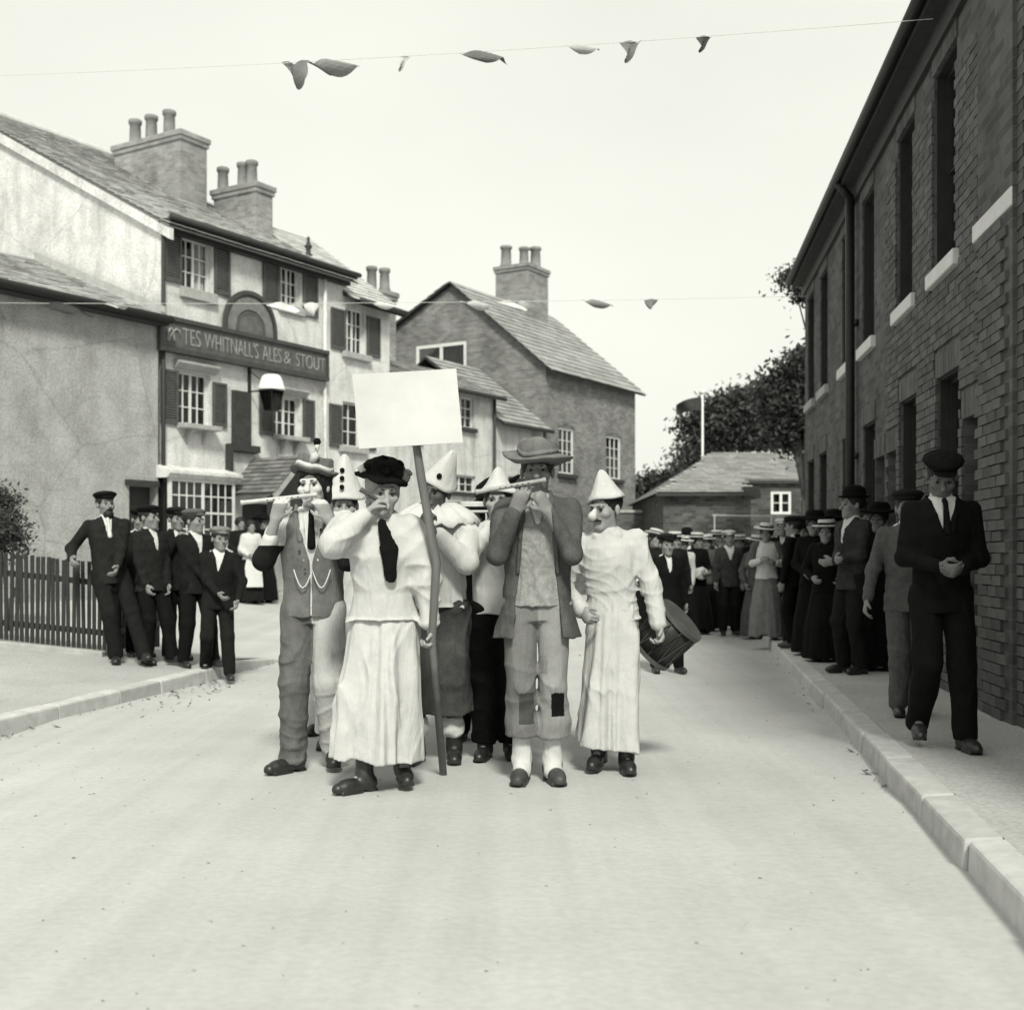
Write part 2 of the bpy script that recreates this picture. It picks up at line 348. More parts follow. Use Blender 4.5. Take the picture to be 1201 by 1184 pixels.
def slates(parent, name, o, ux, us, length, slope, tw, ch, m, inside=None, th=0.012, jit=0.012, lift=0.0):
    """courses of overlapping slates on a roof plane; o origin at the eave, ux along the eave, us up the slope"""
    o = Vector(o); ux = Vector(ux).normalized(); us = Vector(us).normalized(); nn = ux.cross(us).normalized()
    if nn.z < 0: nn = -nn
    mb = MB(); rows = max(1, int(round(slope / ch))); ch = slope / rows
    for r in range(rows):
        x = -tw * (0.5 if r % 2 else 0.0)
        while x < length:
            wv = tw * R.uniform(0.85, 1.15); a, b = max(x, 0), min(x + wv - 0.006, length); x += wv
            if b - a < 0.03: continue
            if inside and not inside((a + b) / 2, (r + 0.5) * ch): continue
            s0 = r * ch - R.uniform(0, jit); s1 = min((r + 1) * ch + 0.05, slope)
            l0 = 0.03 + lift + R.uniform(0, 0.008); l1 = 0.004 + lift; tl = R.uniform(-0.004, 0.004)
            P = []
            for (xx, ss, hh) in ((a, s0, l0 - th + tl), (b, s0, l0 - th - tl), (b, s1, l1 - th), (a, s1, l1 - th), (a, s0, l0 + tl), (b, s0, l0 - tl), (b, s1, l1), (a, s1, l1)):
                P.append(o + ux * xx + us * ss + nn * hh)
            mb.hexa(P)
    return mb.build(name, m, parent, kind='stuff')

def chimney(parent, x, y, z0, z1, wx, wy, m, pots, ph=0.6, mortar_cap=True):
    mb = MB(); mb.box(x - wx / 2, x + wx / 2, y - wy / 2, y + wy / 2, z0, z1 - 0.22); c = mb.build('chimney_stack', m, parent)
    mb = MB(); mb.box(x - wx / 2 - 0.04, x + wx / 2 + 0.04, y - wy / 2 - 0.04, y + wy / 2 + 0.04, z1 - 0.22, z1 - 0.12)
    mb.box(x - wx / 2 - 0.07, x + wx / 2 + 0.07, y - wy / 2 - 0.07, y + wy / 2 + 0.07, z1 - 0.12, z1); mb.build('chimney_cap', m, c, bevel=0.01)
    for (dx, dy, h, r) in pots:
        p = MB(); p.lathe([(r * 1.15, 0), (r * 1.1, 0.08), (r * 0.95, 0.12), (r * 0.85, h - 0.12), (r * 1.05, h - 0.1), (r * 1.08, h - 0.02), (r * 0.95, h), (r * 0.7, h), (r * 0.7, h - 0.15)], (x + dx, y + dy, z1 - 0.003), 14)
        p.build('chimney_pot', M_POT, c, smooth=True)
    return c
# ------------------------------------------------------------------ ground, road, footways
def ss(t): t = np.clip(t, 0, 1); return t * t * (3 - 2 * t)
def XL(Y): return -3.44 + 0.149 * (Y - 9.1)
def XR(Y): return 1.96 + 0.147 * (Y - 5.87)
def gz(X, Y): return float(0.45 * ss((XL(Y) - X) / 5.0))
def road_wave(x, y): return 0.012 * math.sin(x * 1.9 + 0.4 * y) * math.cos(y * 0.7) 
xs = [-600, -250, -120, -60, -35, -24] + [-18 + 0.5 * i for i in range(73)] + [24, 35, 60, 120, 250, 600]
ys = [-300, -100, -40, -15, -6] + [-3 + 0.5 * i for i in range(100)] + [52, 60, 80, 120, 250, 600, 1200]
V = [(x, y, gz(x, y) - (0.03 * ((x - (XL(y) + XR(y)) / 2) / 3.0) ** 2 if XL(y) < x < XR(y) and 0 < y < 30 else 0.0)) for y in ys for x in xs]
NX = len(xs); Fc = [(j * NX + i, j * NX + i + 1, (j + 1) * NX + i + 1, (j + 1) * NX + i) for j in range(len(ys) - 1) for i in range(NX - 1)]
me = bpy.data.meshes.new('road'); me.from_pydata(V, [], Fc); me.materials.append(M_ROAD); me.polygons.foreach_set('use_smooth', [True] * len(Fc)); me.update()
# faint wheel tracks along the street in the dust
n = M_ROAD.node_tree.nodes; l = M_ROAD.node_tree.links; b = n['Principled BSDF']; src = b.inputs['Base Color'].links[0].from_socket
tc = n.new('ShaderNodeTexCoord'); mp_ = n.new('ShaderNodeMapping'); mp_.inputs['Rotation'].default_value = (0, 0, math.radians(8.4)); mp_.inputs['Scale'].default_value = (5.5, 0.10, 1)
l.new(tc.outputs['Object'], mp_.inputs[0]); nz = n.new('ShaderNodeTexNoise'); nz.inputs['Scale'].default_value = 1.0; nz.inputs['Detail'].default_value = 5
l.new(mp_.outputs[0], nz.inputs['Vector']); mr = n.new('ShaderNodeMapRange'); mr.inputs[1].default_value = 0.35; mr.inputs[2].default_value = 0.68; mr.inputs[3].default_value = 1.02; mr.inputs[4].default_value = 0.93
l.new(nz.outputs[0], mr.inputs[0]); cc = n.new('ShaderNodeCombineColor')
for i in range(3): l.new(mr.outputs[0], cc.inputs[i])
mx = n.new('ShaderNodeMix'); mx.data_type = 'RGBA'; mx.blend_type = 'MULTIPLY'; mx.inputs[0].default_value = 1.0
l.new(src, mx.inputs[6]); l.new(cc.outputs[0], mx.inputs[7]); l.new(mx.outputs[2], b.inputs['Base Color'])
tag(link_mesh('road', me), kind='structure')

# left footway: gravel sheet, rising towards the fence, dying out at the corner
def pave_h(Y): return 0.11 * float(ss((14.6 - Y) / 1.6))
mb = MB(); yy = [-4 + 0.4 * i for i in range(48)]; dd = [0.0, 0.5, 1, 1.5, 2, 2.5, 3, 4, 6]
yy = [y for y in yy if y <= 14.7]
for y0, y1 in zip(yy, yy[1:]):
    for d0, d1 in zip(dd, dd[1:]):
        q = [(XL(y) - 0.16 - d, y, gz(XL(y) - 0.16 - d, y) + pave_h(y) - 0.006) for (y, d) in ((y0, d0), (y1, d0), (y1, d1), (y0, d1))]
        mb.quad(*q[::-1])
pl_ = tag(mb.build('left_pavement', M_PAVE, smooth=True), kind='structure')
y = 2.0
while y < 14.2:
    L = R.uniform(0.75, 1.05); y1 = min(y + L, 14.35); h0, h1 = pave_h(y), pave_h(y1); k = MB(); j = lambda: R.uniform(-0.008, 0.008)
    k.hexa([(XL(y) - 0.16, y + 0.006, -0.1), (XL(y) + j(), y + 0.006, -0.1), (XL(y1) + j(), y1 - 0.006, -0.1), (XL(y1) - 0.16, y1 - 0.006, -0.1),
            (XL(y) - 0.16, y + 0.006, h0 + j() * 0.5), (XL(y) + j() - 0.015, y + 0.006, h0 - 0.008), (XL(y1) + j() - 0.015, y1 - 0.006, h1 - 0.008), (XL(y1) - 0.16, y1 - 0.006, h1)])
    k.build('kerb_stone', M_KERB, pl_, bevel=0.015); y = y1
# right footway
def rowX(Y): return 3.48 + 0.1272 * (Y - 9.04)
mb = MB(); yy = [-4 + 0.5 * i for i in range(60)]
for y0, y1 in zip(yy, yy[1:]):
    mb.quad((XR(y0) + 0.164, y0, 0.1215), (rowX(y0) + 0.06, y0, 0.135), (rowX(y1) + 0.06, y1, 0.135), (XR(y1) + 0.164, y1, 0.1215))
pr_ = tag(mb.build('right_pavement', M_PAVE), kind='structure')
y = 1.0
while y < 25:
    L = R.uniform(0.8, 1.2); y1 = y + L; k = MB(); j = lambda: R.uniform(-0.01, 0.01); a0, a1 = j(), j()
    k.hexa([(XR(y) + a0, y + 0.006, -0.1), (XR(y) + 0.18, y + 0.006, -0.1), (XR(y1) + 0.18, y1 - 0.006, -0.1), (XR(y1) + a1, y1 - 0.006, -0.1),
            (XR(y) + a0 + 0.012, y + 0.006, 0.115), (XR(y) + 0.18, y + 0.006, 0.123 + j() * 0.3), (XR(y1) + 0.18, y1 - 0.006, 0.123), (XR(y1) + a1 + 0.012, y1 - 0.006, 0.115)])
    k.build('kerb_stone', M_KERB, pr_, bevel=0.018); y = y1
# grass and rubbish along the kerbs
M_LITTER = mat('dry_litter', 0.10, 0.9, 0.5, 20, 0.2, 40)
mb = MB()
for i in range(260):
    if R.random() < 0.8:
        y = R.uniform(8, 13.9); x = XL(y) + abs(R.gauss(0, 0.05)) + 0.01
        if R.random() < 0.6: y = R.gauss(11.2, 0.7)
    else: y = R.uniform(5, 17); x = XR(y) - abs(R.gauss(0, 0.05)) - 0.01
    a = R.uniform(0, 6.28); s = R.uniform(0.012, 0.04); dx, dy = math.cos(a) * s, math.sin(a) * s
    z = -0.035 + R.uniform(0.01, 0.02) + gz(x, y); u = R.uniform(0.0, 0.03)
    mb.quad((x - dx, y - dy, z), (x + dy * 0.3, y - dx * 0.3, z + 0.004), (x + dx, y + dy, z + u), (x - dy * 0.3, y + dx * 0.3, z + 0.004))
tag(mb.build('gutter_litter', M_LITTER), 'dry leaves and grass blown along both kerbs', 'litter', kind='stuff')
# loose stones and droppings on the road
mb = MB()
for i in range(450):
    y = 2.5 + 14 * R.random() ** 1.3; x = R.uniform(XL(y) + .1, XR(y) - .1); s = R.uniform(.003, .008) * (2.0 if R.random() < .03 else 1); z = -0.03 * ((x - (XL(y) + XR(y)) / 2) / 3.0) ** 2
    mb.hexa([(x + s * dx * R.uniform(.6, 1.2), y + s * dy * R.uniform(.6, 1.2), z + dz * s * R.uniform(.5, .9)) for (dx, dy, dz) in ((-1, -1, -.6), (1, -1, -.6), (1, 1, -.6), (-1, 1, -.6), (-.7, -.7, .9), (.7, -.7, .9), (.7, .7, .9), (-.7, .7, .9))])
tag(mb.build('loose_stones', random_value_mat('road_stone', 0.26, 0.3)), 'small loose stones scattered over the dusty road', 'stones', kind='stuff')

# ------------------------------------------------------------------ the line of houses on the left (all share one building line)
U = Vector((0.52, 0.854)).normalized(); O2 = Vector((-5.43, 24.5)); RZ = math.atan2(U.y, U.x)
def tF(px): k = (px - CX) / F; return (24.5 * k + 5.43) / (U.x - U.y * k)
def YF(t): return 24.5 + U.y * t
def zF(px, py): return CH + (HY - py) * YF(tF(px)) / F
def FP(t, d, z): return Vector((O2.x + U.x * t - U.y * d, O2.y + U.y * t + U.x * d, z))
def rect(px0, px1, py0, py1):
    """photo rectangle (left, right, top, bottom at its middle) on the building line"""
    pm = (px0 + px1) / 2; return (tF(px0), tF(px1), zF(pm, py1), zF(pm, py0))
mpF = lambda u, v, w: (u, w, v)

def house_root(name, label, cat='house'):
    return empty(name, (O2.x, O2.y, 0), RZ, label, cat)
# --- public house: main block
pub = house_root('public_house', 'pale rendered three storey public house with louvred shutters and a long signboard', 'pub')
t0, t1 = tF(190), tF(402); ZB = -0.3; EV = zF(193, 258); D = 14.0
w2a = rect(213, 249, 281, 341); w2b = rect(328, 353, 313, 364)
w1a = rect(209, 247, 437, 499); w1b = rect(321, 353, 465, 512)
bay = rect(183, 262, 557, 640); door = (tF(284), tF(318), 0.2, zF(300, 590))
mb = MB(); wall(mb, mpF, t0, t1, ZB, EV, [w2a, w2b, w1a, w1b, (bay[0] + .15, bay[1] - .15, bay[2], bay[3] - .1), door], 0.16)
mb.quad((t1, 0, ZB), (t1, D, ZB), (t1, D, EV), (t1, 0, EV)); mb.quad((t0, D, ZB), (t1, D, ZB), (t1, D, EV), (t0, D, EV))
RP = 3.75; AP = EV + RP
for tt in (t0, t1):
    if tt == t0: mb.poly([(tt, 0, ZB), (tt, D, ZB), (tt, D, EV), (tt, D / 2, AP), (tt, 0, EV)])
    else: mb.poly([(tt, 0, EV), (tt, D, EV), (tt, D / 2, AP)])
mb.build('wall', M_PUB, pub)
window(pub, mpF, w2a, 0.16, 2, 3, casements=2, curtain=0.55, open_gap=1)
window(pub, mpF, w2b, 0.16, 2, 3, casements=2, curtain=0.9)
window(pub, mpF, w1a, 0.16, 2, 3, casements=2, curtain=0.5)
window(pub, mpF, w1b, 0.16, 2, 3, casements=2, curtain=0.9)
for (px0, px1, y0, y1) in ((191, 212, 270, 331), (250, 269, 290, 346), (307, 327, 306, 358), (354, 372, 322, 372), (187, 208, 433, 497), (248, 265, 449, 501), (303, 320, 460, 510), (354, 368, 469, 517)):
    a = rect(px0, px1, y0, y1); shutter(pub, mpF, a[0] + 0.01, a[1] - 0.01, a[2], a[3])
def sill(parent, r, h=0.13, out=0.14, ov=0.06, m=None, drop=0.0):
    k = MB(); k.box(r[0] - ov, r[1] + ov, -out, 0.1, r[2] - h - drop, r[2] - drop + 0.004); return k.build('sill', m or M_STONE, parent, bevel=0.012)
sill(pub, w2a, 0.2, 0.1); sill(pub, w2b, 0.08, 0.08); sill(pub, w1a, 0.09, 0.28); sill(pub, w1b, 0.09, 0.22)
for r in (w1a, w1b):
    for f in (0.25, 0.75): k = MB(); x = r[0] + (r[1] - r[0]) * f; k.prism([(x - 0.03, -0.2, r[2] - 0.09), (x - 0.03, -0.002, r[2] - 0.09), (x - 0.03, -0.002, r[2] - 0.38)], (0.06, 0, 0)); k.build('bracket', M_STONE, pub)
    k = MB(); z = r[3]; k.prism([(r[0] - 0.12, -0.002, z + 0.02), (r[0] - 0.12, -0.06, z + 0.03), (r[0] - 0.12, -0.16, z + 0.13), (r[0] - 0.12, -0.16, z + 0.17), (r[0] - 0.12, -0.002, z + 0.2)], (r[1] - r[0] + 0.24, 0, 0)); k.build('lintel_moulding', M_STONE, pub)
# eaves and roof
pit = math.atan2(RP, D / 2); usF = (0, math.cos(pit), math.sin(pit)); sl = (D / 2) / math.cos(pit)
ov = 0.32
k = MB(); k.box(t0 - 0.1, t1 + 0.14, -ov, -0.01, EV - 0.10, EV - 0.03); k.box(t0 - 0.06, t1 + 0.08, -0.16, -0.004, EV - 0.24, EV - 0.102); k.build('eaves_board', M_DARKWOOD, pub)
k = MB(); k.tube((t0 - 0.12, -ov - 0.05, EV - 0.02), (t1 + 0.16, -ov - 0.05, EV - 0.02), 0.055, n=10); k.build('gutter', M_DARKWOOD, pub, smooth=True)
k = MB()
for s in (0, 1):
    yb = -ov if s == 0 else D + ov; zb = EV - ov * math.tan(pit)
    A = [(t0 - 0.12, yb, zb), (t1 + 0.16, yb, zb), (t1 + 0.16, D / 2, AP + 0.02), (t0 - 0.12, D / 2, AP + 0.02)]
    k.prism(A if s == 0 else A[::-1], (0, 0, -0.04))
rf = k.build('roof', M_DARK_SLATE, pub)
slates(rf, 'slate_courses', (t0 - 0.14, -ov - 0.03, EV - (ov + 0.03) * math.tan(pit) + 0.02), (1, 0, 0), usF, t1 - t0 + 0.32, sl + (ov + 0.03) / math.cos(pit), 0.34, 0.24, M_SLATE)
k = MB(); k.tube((t0 - 0.14, D / 2, AP + 0.04), (t1 + 0.18, D / 2, AP + 0.04), 0.09, n=10); k.build('ridge_tile', M_SLATE, rf)
k = MB()
k.prism([(t0 - 0.10, -ov, EV - ov * math.tan(pit) - 0.05), (t0 - 0.10, D / 2, AP - 0.05), (t0 - 0.10, D / 2, AP - 0.27), (t0 - 0.10, -ov, EV - ov * math.tan(pit) - 0.27)], (0.09, 0, 0)); k.build('bargeboard', M_PUB, pub)
# chimneys on the far verge
def on_gable(px, t):       # depth behind the building line at which the plane t shows at px
    kk = (px - CX) / F; return (O2.x + U.x * t - kk * (O2.y + U.y * t)) / (U.y + U.x * kk)
tc2 = t1 - 0.35
d2 = on_gable(285, tc2); p2_ = FP(tc2, d2, 0); s2 = F / p2_.y; zt = CH + (HY - 222) / s2
chimney(pub, tc2, d2, zt - 2.6, zt, 0.55, 58 / s2 / 0.86, M_CHIM, [(0, 0.65, 0.62, 0.14), (0, 0.0, 0.62, 0.14), (0, -0.28, 0.62, 0.14)])
d1 = on_gable(188, tc2 - 1.2); p1_ = FP(tc2 - 1.2, d1, 0); s1 = F / p1_.y; zt = CH + (HY - 168) / s1
chimney(pub, tc2 - 1.2, d1, zt - 3.4, zt, 0.8, 95 / s1 / 0.86, M_CHIM, [(0, -0.3, 0.7, 0.15), (0, 0.3, 0.7, 0.15), (0, 0.85, 0.7, 0.15)])
k = MB(); dF = on_gable(359, t1); zf = AP if False else None
pz = FP(t1 + 0.1, dF, 0); kz = CH + (HY - 297) * pz.y / F
k.lathe([(0.10, 0), (0.06, 0.05), (0.05, 0.15), (0.10, 0.2), (0.05, 0.27), (0.03, 0.36), (0.045, 0.4), (0.0, 0.46)], (t1 + 0.08, dF, kz - 0.06), 10); k.build('finial', M_DARKWOOD, pub, smooth=True)
# bay window on the ground floor
bz0, bz1 = bay[2], bay[3]; bo = 0.34
k = MB(); k.box(bay[0], bay[1], -bo, -0.003, ZB, bz0); k.build('bay_base', M_PUB, pub)
bw_ = empty('x'); bpy.data.objects.remove(bw_)
k = MB(); e = 0.06; zt = bz1 - 0.1
k.box(bay[0] + 0.02, bay[0] + 0.02 + e, -bo, -bo + e, bz0, zt); k.box(bay[1] - 0.02 - e, bay[1] - 0.02, -bo, -bo + e, bz0, zt)
mid = (bay[0] + bay[1]) / 2; k.box(mid - e / 2, mid + e / 2, -bo, -bo + e, bz0, zt)
k.box(bay[0] + 0.08, bay[1] - 0.08, -bo + 0.002, -bo + e, zt - e, zt); k.box(bay[0] + 0.08, bay[1] - 0.08, -bo + 0.002, -bo + e, bz0, bz0 + e)
k.box(bay[0] + 0.08, bay[1] - 0.08, -bo + 0.006, -bo + e - 0.004, zt - 0.66, zt - 0.62)
for h in (0, 1):
    p, q = (bay[0] + 0.08, mid - e / 2) if h == 0 else (mid + e / 2, bay[1] - 0.08)
    for i in range(1, 4): x = p + (q - p) * i / 4; k.box(x - 0.012, x + 0.012, -bo + 0.012, -bo + 0.04, bz0 + e, zt - e)
    for j in range(1, 4): z = bz0 + (zt - bz0) * j / 4; k.box(p, q, -bo + 0.016, -bo + 0.038, z - 0.012, z + 0.012)
bayw = k.build('bay_window', M_WHITE, pub)
for h in (0, 1):
    p, q = (bay[0] + 0.08, mid - e / 2) if h == 0 else (mid + e / 2, bay[1] - 0.08)
    g = MB(); g.box(p, q, -bo + 0.024, -bo + 0.028, bz0 + e, zt - e); g.build('pane', M_GLASS, bayw)
g = MB(); g.box(bay[0] + 0.024, bay[0] + 0.03, -bo + e, -0.004, bz0, zt); g.box(bay[1] - 0.03, bay[1] - 0.024, -bo + e, -0.004, bz0, zt); g.build('side_pane', M_GLASS, bayw)
k = MB(); A = [(bay[0] - 0.08, -0.003, bz1 - 0.1), (bay[0] - 0.08, -bo - 0.04, bz1 - 0.1), (bay[0] - 0.08, -bo - 0.12, bz1 - 0.02), (bay[0] - 0.08, -bo - 0.12, bz1 + 0.04), (bay[0] - 0.08, -0.003, bz1 + 0.16)]
k.prism(A, (bay[1] - bay[0] + 0.16, 0, 0)); k.build('bay_cornice', M_PUB, pub)
# door leaf and its gabled porch
k = MB(); k.box(door[0], door[1], 0.12, 0.17, door[2], door[3]); dl = k.build('door', M_DARKWOOD, pub)
k = MB(); k.tube((door[1] - 0.12, 0.07, 1.35), (door[1] - 0.12, 0.12, 1.35), 0.03, n=8); k.build('handle', M_IRON, dl)
pa, pb = tF(267), tF(330); pm = (pa + pb) / 2; pd = 1.15; pzr = zF(300, 540); pze = zF(300, 584)
for s in (-1, 1):
    x = pm + s * (pb - pa) / 2 * 0.86
    k = MB(); k.box(x - 0.05, x + 0.05, -pd + 0.05, -pd + 0.15, -0.2, pze - 0.02); k.build('porch_post', M_DARKWOOD, pub)
    k = MB(); k.prism([(pm, -pd - 0.12, pzr), (pm, -0.004, pzr), (pm + s * (pb - pa) / 2, -0.004, pze), (pm + s * (pb - pa) / 2, -pd - 0.12, pze)], (0, 0, 0.05)); pr = k.build('porch_roof', M_DARK_SLATE, pub)
    hs = math.hypot((pb - pa) / 2, pzr - pze)
    slates(pr, 'slate_courses', (pm + s * ((pb - pa) / 2 + 0.02), -pd - 0.15, pze + 0.045), (0, 1, 0), (-s * (pb - pa) / 2, 0, pzr - pze), pd + 0.14, hs, 0.2, 0.13, M_DARK_SLATE)
    k = MB(); A = [(pm, -pd - 0.14, pzr + 0.05), (pm, -pd - 0.14, pzr - 0.12), (pm + s * (pb - pa) / 2, -pd - 0.14, pze - 0.1), (pm + s * ((pb - pa) / 2 + 0.03), -pd - 0.14, pze + 0.04)]
    k.prism(A, (0, 0.05, 0)); k.build('bargeboard', M_STONE, pub)
k = MB(); k.box(pa + 0.1, pb - 0.1, -pd + 0.05, -pd + 0.1, pze - 0.06, pze + 0.03); k.build('porch_beam', M_DARKWOOD, pub)
k = MB(); k.box(pa - 0.1, pb + 0.1, -pd - 0.2, -0.003, -0.3, 0.5); k.build('doorstep', M_STONE, pub, bevel=0.02)
a = rect(335, 362, 566, 578); k = MB(); k.box(a[0], a[1], -0.12, -0.003, a[2], a[3]); k.build('lintel', M_DARKWOOD, pub)
a = rect(340, 358, 579, 660); k = MB(); k.box(a[0], a[1], -0.03, -0.003, a[2], a[3]); k.build('side_door', M_DARKWOOD, pub)
# dark vertical notice board above the porch, and the flashing below it
a = rect(271, 291, 459, 524); k = MB(); k.box(a[0], a[1], -0.09, -0.004, a[2], a[3]); nb = tag(k.build('notice_board', mat('board_paint', 0.04, 0.6, 0.4, 8, 0.2, 40), None), 'tall narrow dark notice board on the pub wall above the porch', 'notice board')
nb.location = (O2.x, O2.y, 0); nb.rotation_euler = (0, 0, RZ)
a = rect(264, 299, 522, 530); k = MB(); k.box(a[0], a[1], -0.16, -0.004, a[2], a[3]); k.box(a[0], a[0] + 0.07, -0.16, -0.004, a[2] - 0.62, a[2]); k.box(a[0] + 0.05, a[1] - 0.06, -0.14, -0.006, a[2] - 0.01, a[2] - 0.02 + 0.002); k.build('porch_gutter', M_DARKWOOD, pub)
for tt in (tF(188), tF(378)):
    k = MB(); k.tube((tt, -0.08, -0.1), (tt, -0.08, EV - 0.1), 0.04, n=8); k.build('downpipe', M_PUB if tt > 0 else M_DARKWOOD, pub, smooth=True)
# --- signboard (hangs on the pub) with its round-headed top
sa, sb = tF(181), tF(377)
sgn = empty('signboard', (O2.x, O2.y, 0), RZ, 'long painted signboard with pale lettering across the pub front', 'sign')
sz0, sz1 = zF(181, 408), zF(181, 371)
M_SIGN = mat('sign_paint', 0.085, 0.6, 0.35, 5, 0.2, 40, 0.004); M_LETTER = mat('letter_paint', 0.25, 0.7, 0.35, 9, 0.1, 40)
k = MB(); k.box(sa, sb, -0.16, -0.06, sz0, sz1); k.build('board', M_SIGN, sgn)
k = MB()
k.box(sa - 0.03, sb + 0.03, -0.21, -0.05, sz1 - 0.05, sz1 + 0.03); k.box(sa - 0.03, sb + 0.03, -0.21, -0.05, sz0 - 0.05, sz0 + 0.04)
k.box(sa - 0.03, sa + 0.03, -0.20, -0.05, sz0 + 0.04, sz1 - 0.05); k.box(sb - 0.03, sb + 0.03, -0.20, -0.05, sz0 + 0.04, sz1 - 0.05); k.build('frame', mat('sign_frame', 0.05, 0.6, 0.3, 6, 0.2, 40), sgn)
ac, ar = (tF(257) + tF(318)) / 2, (tF(318) - tF(257)) / 2; ah = zF(290, 346) - sz1
k = MB(); N = 24
arc = [(ac + ar * math.cos(math.pi * i / N), -0.13, sz1 + 0.03 + ah * math.sin(math.pi * i / N) ** 0.8) for i in range(N + 1)]
k.prism(arc, (0, 0.06, 0)); k.build('arched_top', M_SIGN, sgn)
def arch_band(r0, r1, y, nm, m):
    k = MB()
    for i in range(N):
        q = []
        for (rr, ii) in ((r0, i), (r1, i), (r1, i + 1), (r0, i + 1)):
            q.append((ac + ar * rr * math.cos(math.pi * ii / N), y, sz1 + 0.03 + ah * rr * math.sin(math.pi * ii / N) ** 0.8))
        k.prism(q, (0, 0.03, 0))
    return k.build(nm, m, sgn)
arch_band(0.93, 1.03, -0.165, 'arch_moulding', MATS['sign_frame']); arch_band(0.58, 0.86, -0.15, 'painted_band', mat('band_paint', 0.16, 0.7, 0.35, 7, 0.2, 40)); arch_band(0.0, 0.44, -0.148, 'painted_fan', mat('fan_paint', 0.11, 0.7, 0.35, 9, 0.2, 40))
def text(parent, s, x, z, size, sx, y, m, ext=0.006):
    cu = bpy.data.curves.new('lettering', 'FONT'); cu.body = s; cu.size = size; cu.extrude = ext; cu.align_x = 'CENTER'; cu.align_y = 'CENTER'; cu.offset = -0.004
    o = bpy.data.objects.new('t', cu); COL.objects.link(o); bpy.context.view_layer.update()
    me = bpy.data.meshes.new_from_object(o.evaluated_get(bpy.context.evaluated_depsgraph_get())); bpy.data.objects.remove(o)
    me.materials.clear(); me.materials.append(m)
    t = link_mesh('lettering', me, parent); t.location = (x, y, z); t.rotation_euler = (math.pi / 2, 0, 0); t.scale = (sx, 1, 1); return t
zc = (sz0 + sz1) / 2 - 0.02
def fit_text(s, xa, xb, size):
    t = text(sgn, s, (xa + xb) / 2, zc, size, 1.0, -0.168, M_LETTER); wd = max(v.co.x for v in t.data.vertices) - min(v.co.x for v in t.data.vertices); t.scale = ((xb - xa) / wd, 1, 1)
fit_text("TES", tF(207), tF(228), 0.46); fit_text("WHITNALL'S", tF(233), tF(296), 0.44); fit_text("ALES", tF(301), tF(323), 0.44); fit_text("&", tF(326), tF(334), 0.40); fit_text("STOUT", tF(340), tF(374), 0.42)
k = MB(); sx0 = tF(195)
k.path([(sx0 + 0.20 * math.cos(a * 0.5) * (1 - a / 16), -0.168, zc + 0.13 * math.sin(a * 0.9)) for a in range(14)], [0.012 + 0.012 * abs(math.sin(i)) for i in range(14)], 6); k.build('flourish', M_LETTER, sgn, smooth=True)
# --- lantern on its bracket
kl = (318 - CX) / F; tl = [t for t in [-3 + .02 * i for i in range(300)] if FP(t, -.62, 0).x >= kl * FP(t, -.62, 0).y][0]; lz = CH + (HY - 458) * FP(tl, -.62, 0).y / F
lan = empty('street_lantern', (FP(tl, -0.62, 0).x, FP(tl, -0.62, 0).y, 0), RZ, 'white topped tapering gas lantern on an iron bracket over the pub porch', 'lantern')
k = MB(); k.path([(0, 0.615, lz + 0.02), (0, 0.0, lz + 0.02)], 0.018, 8); k.path([(0, 0.612, lz + 0.45), (0, 0.3, lz + 0.25), (0, 0.05, lz + 0.04)], 0.012, 6); k.box(-0.04, 0.04, 0.59, 0.618, lz - 0.1, lz + 0.52); k.build('bracket', M_IRON, lan)
lr, lb, lh = 0.24, 0.15, 0.40
k = MB()
for i in range(4):
    a = math.pi / 4 + i * math.pi / 2; k.tube((lr * math.cos(a) * 1.0, lr * math.sin(a), lz), (lb * math.cos(a), lb * math.sin(a), lz - lh), 0.013, n=6)
k.box(-0.18, 0.18, -0.18, 0.18, lz - 0.012, lz + 0.012); k.box(-0.11, 0.11, -0.11, 0.11, lz - lh - 0.02, lz - lh + 0.005); k.build('lantern_frame', M_IRON, lan)
for i in range(4):
    a = math.pi / 4 + i * math.pi / 2; b_ = a + math.pi / 2; c0, c1 = 0.95, 0.95
    g = MB(); A = [(lr * math.cos(a) * c0, lr * math.sin(a) * c0, lz - 0.015), (lr * math.cos(b_) * c0, lr * math.sin(b_) * c0, lz - 0.015), (lb * math.cos(b_) * c0, lb * math.sin(b_) * c0, lz - lh + 0.01), (lb * math.cos(a) * c0, lb * math.sin(a) * c0, lz - lh + 0.01)]
    g.prism(A, (-0.003 * math.cos((a + b_) / 2), -0.003 * math.sin((a + b_) / 2), 0)); g.build('pane', pane_clear(), lan)
k = MB(); k.lathe([(0.27, 0.012), (0.275, 0.03), (0.265, 0.06), (0.235, 0.17), (0.19, 0.28), (0.15, 0.315), (0.05, 0.33), (0.0, 0.335)], (0, 0, lz), 20); k.build('reflector_top', mat('white_enamel', 0.85, 0.35, 0.05, 5, 0.0), lan, smooth=True)
k = MB(); k.lathe([(0.0, 0), (0.03, 0.02), (0.03, 0.15), (0.0, 0.17)], (0, 0, lz - lh + 0.02), 10); k.build('mantle', M_WHITE, lan, smooth=True)
